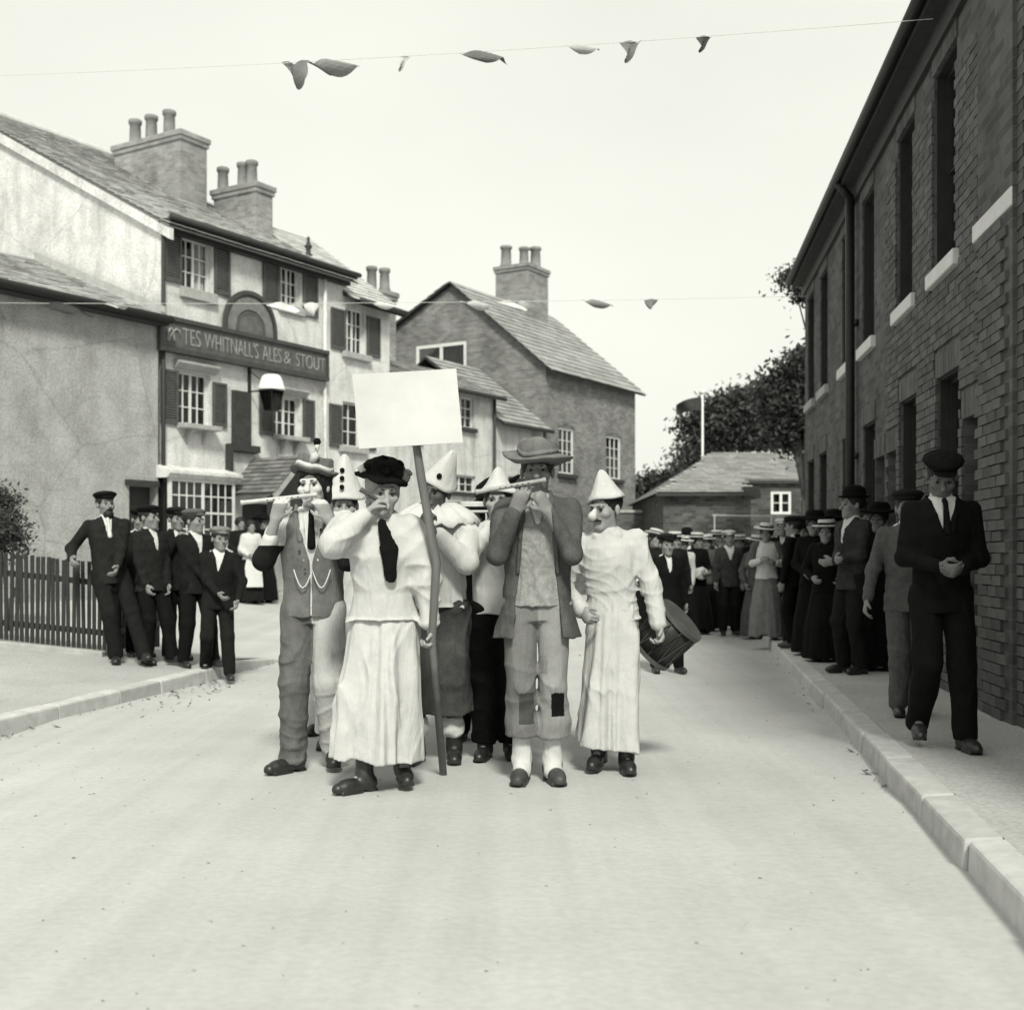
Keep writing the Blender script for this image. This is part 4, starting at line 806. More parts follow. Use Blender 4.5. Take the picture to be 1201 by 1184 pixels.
# ------------------------------------------------------------------ trees and shrubs
M_LEAF = random_value_mat('leaf_mass', 0.048, 0.55); M_LEAFD = random_value_mat('dark_leaf_mass', 0.035, 0.5); M_BARK = mat('bark', 0.07, 0.95, 0.4, 8, 0.6, 30, 0.02)
for m_ in (M_LEAF, M_LEAFD): m_.node_tree.nodes['Principled BSDF'].inputs['Roughness'].default_value = 0.7
def crown(root, blobs, nleaf, size, m, seed):
    r = np.random.default_rng(seed); P = []
    tot = sum(b[3] * b[4] * b[5] for b in blobs) ; V_ = []; F_ = []
    for (cx, cy, cz, rx, ry, rz_) in blobs:
        nc = max(3, int(nleaf * rx * ry * rz_ / tot / 60))
        d = r.normal(size=(nc, 3)); d /= np.linalg.norm(d, axis=1)[:, None]; rad = r.uniform(0.45, 1.0, nc) ** 0.6
        cen = np.array([cx, cy, cz]) + d * rad[:, None] * np.array([rx, ry, rz_])
        for c in cen: P.append(c + r.normal(size=(60, 3)) * size * np.array([2.6, 2.6, 1.9]) * r.uniform(0.6, 1.25))
    P = np.concatenate(P); n = len(P); a = r.normal(size=(n, 3)); a /= np.linalg.norm(a, axis=1)[:, None]; bb = np.cross(a, r.normal(size=(n, 3))); bb /= np.linalg.norm(bb, axis=1)[:, None]
    s = size * r.uniform(0.5, 1.1, n)[:, None]
    V_ = np.stack([P - a * s, P + bb * s * 0.45 - a * s * 0.1, P + a * s, P - bb * s * 0.45 + a * s * 0.1], 1).reshape(-1, 3)
    me = bpy.data.meshes.new('crown'); me.from_pydata(V_.tolist(), [], (np.arange(n * 4).reshape(-1, 4)).tolist()); me.materials.append(m); me.update()
    return link_mesh('crown', me, root)
def tree(name, label, X, Y, z0, th, tr, blobs, nleaf, size, m, seed, group=None, cat='tree'):
    o = empty(name, (X, Y, z0), 0, label, cat, group); r = random.Random(seed)
    k = MB(); k.path([(0, 0, -0.1), (r.uniform(-.1, .1), 0, th * 0.4), (r.uniform(-.2, .2), r.uniform(-.2, .2), th)], [tr, tr * 0.8, tr * 0.5], 8)
    for b in blobs:
        k.path([(0, 0, th * 0.55), (b[0] * 0.5, b[1] * 0.5, (th * 0.55 + b[2]) / 2 + 0.1), (b[0] * 0.95, b[1] * 0.95, b[2])], [tr * 0.45, tr * 0.3, tr * 0.1], 6)
    k.build('trunk', M_BARK, o, smooth=True); crown(o, blobs, nleaf, size, m, seed); return o
def blobs_px(list_, Y, X0, z0):
    out = []
    for (px, py, rx, rz_) in list_: p = W(px, py, Y); out.append((p.x - X0, R.uniform(-0.5, 0.5), p.z - z0, rx * Y / F, rx * Y / F * 0.8, rz_ * Y / F))
    return out
YT = 44; X0 = Xat(868, YT)
tree('broadleaf_tree', 'spreading leafy tree rising behind the outhouse roof', X0, YT, 0, 4.2, 0.28, blobs_px([(822, 500, 20, 18), (850, 488, 24, 22), (880, 480, 26, 24), (905, 470, 24, 26), (860, 510, 30, 14), (895, 505, 30, 18), (930, 475, 28, 34)], YT, X0, 0), 26000, 0.13, M_LEAF, 3)
YT = 27; X0 = Xat(946, YT)
tree('yew_tree', 'dark dense tree close behind the far end of the brick terrace', X0, YT, 0, 4.5, 0.2, blobs_px([(935, 440, 20, 26), (925, 470, 22, 26), (945, 425, 14, 18), (955, 475, 24, 34), (940, 505, 22, 22)], YT, X0, 0), 16000, 0.085, M_LEAFD, 5)
YT = 23; X0 = Xat(985, YT)
tree('creeper_tree', 'slender dark tree whose tuft of foliage juts past the terrace eaves', X0, YT, 0, 5.6, 0.09, blobs_px([(925, 327, 13, 6), (935, 333, 14, 9), (946, 340, 14, 12), (957, 345, 14, 16), (972, 350, 14, 18)], YT, X0, 0), 5000, 0.055, M_LEAFD, 9)
YT = 48; X0 = Xat(770, YT)
tree('round_tree', 'dark rounded tree in the gap beside the brick house', X0, YT, 0, 2.5, 0.2, blobs_px([(765, 580, 20, 22), (785, 565, 14, 14), (755, 600, 24, 26), (780, 600, 18, 20)], YT, X0, 0), 14000, 0.12, M_LEAFD, 11)
YT = 52; X0 = Xat(800, YT)
tree('pale_tree', 'thin light tree showing between the flagpole and the outhouse', X0, YT, 0, 3.0, 0.15, blobs_px([(808, 535, 14, 14), (830, 525, 16, 12), (793, 555, 10, 10)], YT, X0, 0), 3500, 0.12, M_LEAF, 13)
YT = 14.2; X0 = Xat(8, YT)
tree('shrub', 'dark leafy shrub growing behind the picket fence', X0, YT, gz(X0, YT), 0.7, 0.04, blobs_px([(6, 620, 26, 24), (18, 640, 20, 20), (-20, 610, 30, 40)], YT, X0, gz(X0, YT)), 5000, 0.035, M_LEAFD, 17, cat='shrub')
# flagpole
YP = 40; fp = empty('flagpole', (Xat(824, YP), YP, 0), 0, 'white flagpole flying a dark flag above the outhouse', 'flagpole'); zt = CH + (HY - 462) * YP / F
k = MB(); k.tube((0, 0, -0.05), (0, 0, zt), 0.05, 0.035, n=10); k.lathe([(0.0, 0.16), (0.06, 0.11), (0.08, 0.06), (0.05, 0)], (0, 0, zt), 10); k.build('pole', M_WHITE, fp, smooth=True)
def cloth(w_, h_, nx, ny, amp, fn=None, droop=0.2):
    k = MB()
    def p(i, j):
        u, v = i / nx, j / ny
        x = -u * w_; z = -v * h_ * (1 - 0.25 * u) - droop * u * u * h_; y = amp * math.sin(u * 7 + v * 2) * u
        return (x, y, z)
    for i in range(nx):
        for j in range(ny): k.quad(p(i, j), p(i + 1, j), p(i + 1, j + 1), p(i, j + 1))
    return k
k = cloth(0.82, 0.46, 16, 6, 0.17, droop=0.55); o = k.build('flag', mat('flag_cloth', 0.035, 0.9, 0.4, 6, 0.2, 40), fp, smooth=True, loc=(-0.05, 0, zt - 0.1))
# ------------------------------------------------------------------ bunting
def bunting(name, label, A, B, sag, flags, r=0.006):
    o = empty(name, A, 0, label, 'bunting'); A = Vector(A); B = Vector(B)
    pt = lambda t: (B - A) * t + Vector((0, 0, -sag * 4 * t * (1 - t)))
    k = MB(); k.path([pt(i / 40) for i in range(41)], r, 5); k.build('string', mat('string', 0.55, 0.9, 0.2, 20, 0, 40), o)
    for (px, sz, kind, v) in flags:
        lo_, hi_ = 0.0, 1.0
        for _ in range(40):
            mm = (lo_ + hi_) / 2; q = A + pt(mm)
            if CX + q.x * F / q.y < px: lo_ = mm
            else: hi_ = mm
        q = pt(lo_); k = MB(); d = (B - A).normalized(); n_ = 10; ph = R.uniform(0, 6)
        for i in range(n_):
            for j in range(5):
                def f(i, j):
                    u, v_ = i / n_, j / 5; wd = sz * (1 - 0.8 * v_ if kind == 0 else 1 - 0.15 * v_)
                    dx = (u - 0.5) * wd + v_ * sz * (0.9 if kind == 1 else 0.35 * math.sin(ph))
                    return q + d * dx + Vector((0.12 * sz * math.sin(u * 5 + ph + v_ * 3), 0.3 * sz * math.sin(u * 4 + ph) * v_, -v_ * sz * (0.75 if kind == 0 else 0.38) + 0.06 * sz * math.sin(u * 8 + ph)))
                k.quad(f(i, j), f(i + 1, j), f(i + 1, j + 1), f(i, j + 1))
        k.build('pennant', mat('pennant_%d' % int(v * 100), v, 0.9, 0.3, 5, 0.2, 40), o, smooth=True)
    return o
bp_ = empty('bunting_pole', (-5.9, 11.0, gz(-5.9, 11.0)), 0, 'tall pole at the left holding the upper bunting', 'pole'); k = MB(); k.tube((0, 0, -0.2), (0, 0, 5.3), 0.05, 0.035, n=8); k.build('shaft', M_DARKWOOD, bp_)
k = MB(); k.lathe([(0.05, 0), (0.08, 0.05), (0.0, 0.12)], (0, 0, 5.3), 8); k.build('knob', M_DARKWOOD, bp_)
bunting('bunting_line', 'high bunting line strung across the street against the sky', (-5.9, 11.0, 5.62), (3.48 - 0.2, 9.3, 5.42), 0.06,
        [(345, 0.27, 0, 0.16), (370, 0.30, 1, 0.22), (475, 0.14, 0, 0.5), (555, 0.25, 1, 0.12), (672, 0.17, 1, 0.4), (742, 0.19, 0, 0.16), (828, 0.14, 0, 0.06)], r=0.0022)
eL_ = FP(-6.2, lf - 0.36, LE - 0.42); eR_ = row_pt(10.0, RE - 0.45) + Vector((-0.06, 0, 0))
bunting('low_bunting', 'low bunting line with pale cloths hanging across the house fronts', tuple(eL_), tuple(eR_), 0.05,
        [(66, 0.46, 1, 0.03), (130, 0.2, 1, 0.4), (330, 0.4, 1, 0.5), (362, 0.26, 0, 0.5), (440, 0.24, 1, 0.5), (548, 0.3, 1, 0.5), (600, 0.4, 1, 0.5), (690, 0.3, 1, 0.2), (763, 0.2, 0, 0.15)], r=0.004)
# ------------------------------------------------------------------ people: signed-distance figures meshed with surface nets
def v3(*a): return np.array(a if len(a) > 1 else a[0], dtype=np.float64)
def unit(a): return a / (np.linalg.norm(a) + 1e-9)
def rotm(yaw=0, pitch=0, roll=0):
    return np.array(Matrix.Rotation(yaw, 3, 'Z') @ Matrix.Rotation(pitch, 3, 'X') @ Matrix.Rotation(roll, 3, 'Y'))
def smin(a, b, k):
    if k <= 0: return np.minimum(a, b)
    h = np.maximum(k - np.abs(a - b), 0) / k
    return np.minimum(a, b) - h * h * k * 0.25
class SDF:
    def __init__(s, h): s.h = h; s.p = []
    def add(s, fn, lo, hi, k=0.02, op='u'): s.p.append((fn, v3(lo), v3(hi), k, op)); return s
    def cap(s, a, b, ra, rb=None, k=0.02, op='u', flat=None):
        a, b = v3(a), v3(b); rb = ra if rb is None else rb; m = max(ra, rb) + 0.03
        def fn(X, Y, Z):
            px, py, pz = X - a[0], Y - a[1], Z - a[2]; d = b - a; bx, by, bz = d
            if flat is not None:
                n, f = flat; t = (px * n[0] + py * n[1] + pz * n[2]) * (f - 1); px, py, pz = px + n[0] * t, py + n[1] * t, pz + n[2] * t
                t2 = float(d @ n) * (f - 1); d2 = d + n * t2; bx, by, bz = d2
            dd = bx * bx + by * by + bz * bz + 1e-12
            t = np.clip((px * bx + py * by + pz * bz) / dd, 0, 1)
            return np.sqrt((px - t * bx) ** 2 + (py - t * by) ** 2 + (pz - t * bz) ** 2) - (ra + (rb - ra) * t)
        return s.add(fn, np.minimum(a, b) - m, np.maximum(a, b) + m, k, op)
    def chain(s, pts, rs, k=0.02, op='u'):
        for i in range(len(pts) - 1): s.cap(pts[i], pts[i + 1], rs[i], rs[i + 1], k, op)
        return s
    def ell(s, c, r, k=0.02, op='u', M=None):
        c, r = v3(c), v3(r); m = max(r) + 0.03
        def fn(X, Y, Z):
            x, y, z = X - c[0], Y - c[1], Z - c[2]
            if M is not None: x, y, z = (M[0, 0] * x + M[1, 0] * y + M[2, 0] * z, M[0, 1] * x + M[1, 1] * y + M[2, 1] * z, M[0, 2] * x + M[1, 2] * y + M[2, 2] * z)
            q = np.sqrt((x / r[0]) ** 2 + (y / r[1]) ** 2 + (z / r[2]) ** 2); return (q - 1) * min(r) if False else q * (q - 1) / (np.sqrt((x / r[0] ** 2) ** 2 + (y / r[1] ** 2) ** 2 + (z / r[2] ** 2) ** 2) + 1e-6)
        return s.add(fn, c - m, c + m, k, op)
    def loft(s, o, M, st, k=0.02, op='u', ripple=None):
        """stations (s, cx, cy, rx, ry) along the frame's z axis (columns of M are the axes)"""
        o = v3(o); st = np.array(st, float); m = st[:, 3:5].max() + abs(st[:, 1:3]).max() + 0.06
        ends = [o + M[:, 2] * st[0, 0], o + M[:, 2] * st[-1, 0]]; lo = np.minimum(*ends) - m; hi = np.maximum(*ends) + m
        def fn(X, Y, Z):
            x, y, z = X - o[0], Y - o[1], Z - o[2]
            lx = M[0, 0] * x + M[1, 0] * y + M[2, 0] * z; ly = M[0, 1] * x + M[1, 1] * y + M[2, 1] * z; lz = M[0, 2] * x + M[1, 2] * y + M[2, 2] * z
            sz = np.clip(lz, st[0, 0], st[-1, 0]); f = lambda c: np.interp(sz, st[:, 0], st[:, c])
            cx, cy, rx, ry = f(1), f(2), f(3), f(4); u = lx - cx; v = ly - cy
            q = np.sqrt((u / rx) ** 2 + (v / ry) ** 2)
            d = q * (q - 1) / (np.sqrt((u / rx ** 2) ** 2 + (v / ry ** 2) ** 2) + 1e-6)
            if ripple: d = d + ripple(np.arctan2(v, u), lz)
            return np.maximum(d, np.maximum(st[0, 0] - lz, lz - st[-1, 0]))
        return s.add(fn, lo, hi, k, op)
    def custom(s, fn, lo, hi, k=0.01, op='s'): return s.add(fn, lo, hi, k, op)
    def mesh(s, name, mats, folds=None, matfn=None):
        h = s.h; us = [p for p in s.p if p[4] == 'u']
        lo = np.min([p[1] for p in us], 0) - 2 * h; hi = np.max([p[2] for p in us], 0) + 2 * h
        n = np.ceil((hi - lo) / h).astype(int) + 1; A = np.full(n, 0.5, np.float32)
        ax = [(lo[i] + h * np.arange(n[i])).astype(np.float32) for i in range(3)]
        for (fn, a, b, k, op) in s.p:
            i0 = np.clip(np.floor((a - lo) / h).astype(int) - 1, 0, n); i1 = np.clip(np.ceil((b - lo) / h).astype(int) + 2, 0, n)
            if np.any(i1 <= i0): continue
            sl = tuple(slice(i0[i], i1[i]) for i in range(3))
            d = fn(ax[0][sl[0]][:, None, None], ax[1][sl[1]][None, :, None], ax[2][sl[2]][None, None, :]).astype(np.float32)
            B = A[sl]
            A[sl] = smin(B, d, k) if op == 'u' else -smin(-B, d, k)
        if folds:
            I = np.nonzero(np.abs(A) < 0.03); P = [ax[i][I[i]] for i in range(3)]; A[I] += folds(*P).astype(np.float32)
        V_, Q = surface_nets(A, lo, h)
        return np_mesh(name, V_, Q, mats, matfn)
def surface_nets(A, lo, h):
    S = A < 0; n = np.array(A.shape) - 1
    c = np.zeros(n, np.uint8)
    corners = [(i, j, k) for i in (0, 1) for j in (0, 1) for k in (0, 1)]
    for (i, j, k) in corners: c += S[i:i + n[0], j:j + n[1], k:k + n[2]]
    act = np.nonzero((c > 0) & (c < 8)); idx = np.full(n, -1, np.int64); m = len(act[0]); idx[act] = np.arange(m)
    base = np.stack(act, 1); pos = np.zeros((m, 3)); cnt = np.zeros(m)
    for (i, j, k) in corners:
        for axn in range(3):
            q = [i, j, k]
            if q[axn]: continue
            e = list(q); e[axn] = 1
            a = A[base[:, 0] + q[0], base[:, 1] + q[1], base[:, 2] + q[2]]; b = A[base[:, 0] + e[0], base[:, 1] + e[1], base[:, 2] + e[2]]
            mk = (a < 0) != (b < 0); t = np.where(mk, a / np.where(mk, a - b, 1), 0)
            add = np.tile(np.array(q, float), (m, 1)); add[:, axn] += t; pos += add * mk[:, None]; cnt += mk
    V_ = lo + h * (base + pos / cnt[:, None])
    Q = []
    for axn in range(3):
        b, c_ = [(1, 2), (2, 0), (0, 1)][axn]
        s0 = [slice(None)] * 3; s1 = [slice(None)] * 3; s0[axn] = slice(0, -1); s1[axn] = slice(1, None)
        X = S[tuple(s0)] != S[tuple(s1)]; I = np.stack(np.nonzero(X), 1); inside = S[tuple(s0)][X]
        ok = (I[:, b] > 0) & (I[:, c_] > 0) & (I[:, b] < n[b]) & (I[:, c_] < n[c_]) & (I[:, axn] < n[axn]); I = I[ok]; inside = inside[ok]
        def at(db, dc): J = I.copy(); J[:, b] += db; J[:, c_] += dc; return idx[J[:, 0], J[:, 1], J[:, 2]]
        q = np.stack([at(-1, -1), at(0, -1), at(0, 0), at(-1, 0)], 1); q[~inside] = q[~inside][:, ::-1]; Q.append(q)
    Q = np.concatenate(Q); return V_, Q[(Q >= 0).all(1)]
def np_mesh(name, V_, Q, mats, matfn=None):
    me = bpy.data.meshes.new(name); nv, nq = len(V_), len(Q)
    me.vertices.add(nv); me.vertices.foreach_set('co', V_.astype(np.float32).ravel()); me.loops.add(nq * 4); me.loops.foreach_set('vertex_index', Q.astype(np.int32).ravel())
    me.polygons.add(nq); me.polygons.foreach_set('loop_start', np.arange(0, nq * 4, 4, dtype=np.int32))
    try: me.polygons.foreach_set('loop_total', np.full(nq, 4, np.int32))
    except Exception: pass
    mats = mats if isinstance(mats, (list, tuple)) else [mats]
    for x in mats: me.materials.append(x)
    if matfn is not None: me.polygons.foreach_set('material_index', matfn(V_[Q].mean(1)).astype(np.int32))
    me.polygons.foreach_set('use_smooth', np.ones(nq, bool)); me.update(calc_edges=True); me.validate(); return me
def fold_noise(seed, amp, wl=0.10, zf=0.7):
    """patchy ridged creases running in a few random directions"""
    r = np.random.default_rng(seed); K = [(unit(r.normal(size=3) * v3(1, 1, zf)) * math.pi / (wl * r.uniform(0.7, 1.6)), r.uniform(0, 6.28), r.uniform(0.6, 1.0), r.normal(size=3) * 7, r.uniform(0, 6.28)) for _ in range(5)]
    def f(X, Y, Z):
        wx = 0.03 * np.sin(11 * Z + 6 * X + seed) + 0.02 * np.sin(17 * X - 9 * Z + 2 * seed); s = 0
        for (kv, ph, a, lv, p2) in K:
            rid = 1 - np.abs(np.sin(kv[0] * (X + wx) + kv[1] * (Y - wx) + kv[2] * (Z + wx) + ph))
            s = s + a * rid * rid * np.clip(0.25 + 0.75 * np.sin(lv[0] * X + lv[1] * Y + lv[2] * Z + p2), 0, 1)
        return amp * (0.55 - s) * 1.1
    return f
def ik(a, c, l1, l2, pole):
    d = c - a; L = min(np.linalg.norm(d), (l1 + l2) * 0.995); u = unit(d); c2 = a + u * L
    x = (l1 * l1 - l2 * l2 + L * L) / (2 * L); hgt = math.sqrt(max(l1 * l1 - x * x, 0)); p = v3(pole); p = unit(p - u * (p @ u)); return a + u * x + p * hgt, c2

def cloth_mat(name, v, var=0.22, rough=0.92, scale=14.0, stretch=(1, 1, 1), fine=0.12): return mat(name, v, rough, var, scale, 0.35, 220, 0.003, 0.12, fine=fine, stretch=stretch, wrinkle=0.3)
SKIN = mat('skin', 0.19, 0.6, 0.12, 18, 0.15, 120, 0.002, 0.35); SKIN_L = mat('fair_skin', 0.27, 0.6, 0.1, 18, 0.15, 120, 0.002, 0.35)
SKIN_D = mat('blackened_skin', 0.07, 0.6, 0.35, 18, 0.15, 120, 0.002, 0.3); SKIN_W = mat('whitened_face', 0.5, 0.7, 0.12, 30, 0.15, 120, 0.002, 0.2)
BLACK = cloth_mat('black_cloth', 0.005, 0.35); DARK = cloth_mat('charcoal_cloth', 0.010, 0.35); GREY = cloth_mat('grey_tweed', 0.085, 0.3, fine=0.3); MIDG = cloth_mat('mid_grey_cloth', 0.16, 0.25)
WHITE = cloth_mat('white_cotton', 0.50, 0.07, fine=0.05); CREAMC = cloth_mat('calico', 0.46, 0.10, fine=0.06); LINEN = cloth_mat('linen_collar', 0.52, 0.05, fine=0.03); STRAW = cloth_mat('straw', 0.44, 0.12, fine=0.15)
BOOT = mat('boot_leather', 0.018, 0.42, 0.4, 12, 0.3, 60, 0.003, 0.5); HAIRD = mat('dark_hair', 0.012, 0.6, 0.4, 60, 0.5, 150, 0.004); HAIRG = mat('grey_hair', 0.25, 0.7, 0.3, 60, 0.5, 150, 0.004)
EYE = mat('eye', 0.008, 0.25, 0.1, 10, 0.0)

class Person:
    def __init__(s, label, X, Y, z0, H=1.70, yaw=0.0, vox=0.008, seed=0, group=None, lean=0.0, side=0.0, twist=0.0, feet=((-0.10, -0.02), (0.10, 0.02)), hips=(0, 0), crouch=0.0,
                 hands=(None, None), poles=((-0.6, 0.5, -0.6), (0.6, 0.5, -0.6)), head=(0, 0, 0), toes=(0.15, 0.15), skin=None, build=1.0, curl=(0.5, 0.5), palms=(None, None), kneepole=(0, -1, 0), heel=(0, 0), shape='m', straight=False, thumbs=((0, -1, .4), (0, -1, .4))):
        s.thumbs = thumbs
        s.k = k = H / 1.70; s.vox = vox; s.seed = seed; s.skin = skin or SKIN; s.b = build; s.shape = shape
        s.root = empty('person', (X, Y, z0), yaw, label, 'person', group)
        fx = [v3(f[0], f[1], 0) * k for f in feet]; s.ank = [v3(f[0], f[1], 0.085 * k + hh * k) for f, hh in zip(fx, heel)]; s.toes = toes; s.heel = heel
        s.pel = v3((fx[0][0] + fx[1][0]) / 2 + hips[0] * k, (fx[0][1] + fx[1][1]) / 2 + hips[1] * k, (0.93 - crouch) * k)
        T = np.array(Matrix.Rotation(twist, 3, 'Z') @ Matrix.Rotation(lean, 3, 'X') @ Matrix.Rotation(side, 3, 'Y')); s.T = T     # lean > 0 tips forward (towards -y)
        s.hip = [s.pel + T @ v3(sx * 0.085 * k, 0, -0.03 * k) for sx in (-1, 1)]
        s.knee = []
        for i in (0, 1):
            kn, an = ik(s.hip[i], s.ank[i], 0.420 * k, 0.405 * k, kneepole); kn = (s.hip[i] + an) / 2 if (straight or shape == 'f') else kn; s.knee.append(kn); s.ank[i] = an
        up = lambda z, x=0, y=0: s.pel + T @ v3(x * k, y * k, z * k); s.up = up
        sw = 0.168 if shape == 'm' else 0.148
        s.sh = [up(0.462, sx * sw, 0.005) for sx in (-1, 1)]; s.neck = up(0.54, 0, 0.01)
        s.hand = []; s.elb = []
        for i in (0, 1):
            t = hands[i]
            if t is None: t = (-0.25 if i == 0 else 0.25, -0.06, 0.80)
            t = v3(t) * k; e, wv = ik(s.sh[i], t, 0.285 * k, 0.25 * k, poles[i]); s.elb.append(e); s.hand.append(wv)
        s.curl = curl; s.palms = palms
        s.HM = T @ rotm(*head); s.hc = s.neck + T @ v3(0, -0.012 * k, 0.10 * k) + s.HM @ v3(0, 0, 0.02 * k); s.hs = 1.05 * k ** 0.5
    def part(s, name, me): return link_mesh(name, me, s.root)
    def H_(s, p): return s.hc + s.HM @ (v3(p) * s.hs)
    def body(s, eyes=True, nose=1.0, matfn=None, mats=None):
        k, h = s.k, s.vox; q = SDF(h); fat = max(1.0, h / 0.009)
        T = s.T; q.loft(s.pel, T, [(-0.10 * k, 0, 0, .12 * k, .085 * k), (0.0, 0, 0, .135 * k, .09 * k), (0.14 * k, 0, 0, .115 * k, .08 * k), (0.34 * k, 0, 0, .14 * k, .095 * k), (0.46 * k, 0, 0, .13 * k, .075 * k), (0.53 * k, 0, 0.01, .06 * k, .05 * k)], 0.03)
        for i in (0, 1):
            q.chain([s.hip[i], s.knee[i], s.ank[i]], [.072 * k, .05 * k, .036 * k], .03); ta = s.toes[i] * (-1 if i == 0 else 1); q.cap(s.ank[i], s.ank[i] + v3(math.sin(ta) * .07 * k, -math.cos(ta) * .07 * k, -.035 * k), .032 * k, .024 * k)
            q.chain([s.sh[i], s.elb[i], s.hand[i]], [.045 * k, .038 * k, .026 * k], .02); s._hand(q, i, fat)
        HM, hs = s.HM, s.hs; E = lambda c, r, kk=.02, op='u': q.ell(s.H_(c), v3(r) * hs, kk, op, HM); C = lambda a, b, ra, rb, kk=.012, op='u': q.cap(s.H_(a), s.H_(b), ra * hs, rb * hs, kk, op)
        q.cap(s.neck - T @ v3(0, 0, .03 * k), s.H_((0, .02, -.05)), .056 * k, .052 * k, .03)
        E((0, .018, .038), (.075, .094, .083)); E((0, -.030, -.045), (.058, .062, .074), .03); C((-.012, -.073, -.100), (.012, -.073, -.100), .02, .02, .025)
        C((-.036, -.082, .022), (.036, -.082, .022), .013, .013, .015)
        for sx in (-1, 1): E((sx * .042, -.062, -.024), (.026, .026, .022), .02); E((sx * .077, .012, -.008), (.012, .02, .032), .008)
        for sx in (-1, 1): E((sx * .032, -.107, .000), (.018, .018, .012), .012, 's')
        C((0, -.092, .004), (0, -.116 - .012 * (nose - 1), -.030), .010, .0155 * nose, .012); C((-.018, -.094, -.064), (.018, -.094, -.064), .008, .008, .01)
        E((0, -.106, -.0655), (.02, .012, .003 if h < .008 else .004), .006, 's')
        s.part('body', q.mesh('body', mats or s.skin, None, matfn))
        if eyes:
            for sx in (-1, 1):
                mb = MB(); 
                mb.lathe([(0.0, -.006), (.007, -.004), (.0105, 0), (.007, .004), (0.0, .006)], n=10); me = mb.mesh('eye', EYE, True); o = s.part('eye', me)
                o.matrix_local = Matrix.Translation(Vector(s.H_((sx * .031, -.0865, .001)))) @ Matrix(s.HM.tolist()).to_4x4()
            q = SDF(max(h * .7, .0045))
            for sx in (-1, 1): q.cap(s.H_((sx * .016, -.098, .021)), s.H_((sx * .048, -.086, .024)), .0042 * hs, .003 * hs, 0)
            s.part('eyebrows', q.mesh('eyebrows', HAIRD))
        return s
    def _hand(s, q, i, fat):
        k = s.k; wv = s.hand[i]; d = unit(wv - s.elb[i]); sg = -1 if i == 0 else 1
        pn = v3(s.palms[i]) if s.palms[i] is not None else v3(-sg * 1.0, -0.2, 0.0); pn = unit(pn - d * (pn @ d)); sd = np.cross(d, pn)
        if (sd @ v3(s.thumbs[i])) < 0: sd = -sd
        c = s.curl[i]; q.cap(wv + d * .012 * k, wv + d * .075 * k, .036 * k, .038 * k, .015, flat=(pn, 2.0))
        for j in range(4):
            L = (.036, .041, .039, .031)[j] * k; b = wv + d * (.082 - .004 * abs(j - 1.3)) * k + sd * (.029 - .0195 * j) * k; r = (.0092 - .0006 * j) * k * fat; a = c * (0.8 + 0.1 * j); p = b
            for t, f in enumerate((1.0, 0.72, 0.56)):
                dr = d * math.cos(a) + pn * math.sin(a); e = p + dr * L * f; q.cap(p, e, r, r * .92, .006); p = e; a += c * 1.05; r *= .93
        b = wv + d * .025 * k + sd * .026 * k; m_ = b + unit(d * .62 + sd * .62 + pn * .5) * .042 * k; e = m_ + unit(d * .8 + sd * .1 + pn * (.35 + c * .5)) * .034 * k
        q.cap(b, m_, .0125 * k * fat, .0105 * k * fat, .012); q.cap(m_, e, .0105 * k * fat, .0085 * k * fat, .006)
    def hair(s, m=None, length=0.0, full=0.0):
        q = SDF(max(s.vox, .006)); hs = s.hs; q.ell(s.H_((0, .024, .040)), v3(.083 + full, .100 + full, .088 + full) * hs, 0, 'u', s.HM)
        if length: q.ell(s.H_((0, .055, -.05)), v3(.07 + full, .06 + full, .06 + length) * hs, .03, 'u', s.HM)
        q.ell(s.H_((0, -.115, -.035)), v3(.078, .105, .095) * hs, .012, 's', s.HM)
        q.ell(s.H_((0, .0, -.13)), v3(.12, .11 if not length else .05, .085) * hs, .012, 's', s.HM)
        s.part('hair', q.mesh('hair', m or HAIRD, fold_noise(s.seed, .004, .03))); return s
    def whiskers(s, kind='moustache', m=None):
        q = SDF(max(s.vox * .7, .005)); hs = s.hs
        for sx in (-1, 1): q.cap(s.H_((0, -.108, -.050)), s.H_((sx * .034, -.094, -.060)), .0095 * hs, .006 * hs, .006)
        if kind == 'beard': q.ell(s.H_((0, -.065, -.098)), v3(.050, .045, .045) * hs, .01, 'u', s.HM)
        s.part(kind, q.mesh(kind, m or HAIRD)); return s
    # ---- clothes
    def torso_st(s, g, belly=0.0, hem=-0.12, flare=0.0, sho=0.0):
        k, b = s.k, s.b; f = s.shape == 'f'; wx = .125 if f else .145
        return [(hem * k, 0, 0, (.155 + flare) * b * k + g, (.112 + flare) * b * k + g), (0.0, 0, 0, .150 * b * k + g, (.105 + belly * .5) * b * k + g), (.13 * k, 0, -belly * .3, wx * b * k + g, (.098 + belly) * b * k + g),
                (.32 * k, 0, -.008 * k, (.168 if not f else .148) * b * k + g, (.115 + belly * .3) * b * k + g), (.43 * k, 0, 0, (.178 if not f else .15) * b * k + g, .10 * b * k + g), (.50 * k, 0, .008 * k, (.15 + sho) * b * k + g * .5, .078 * b * k + g * .5), (.545 * k, 0, .012 * k, .075 * k, .066 * k)]
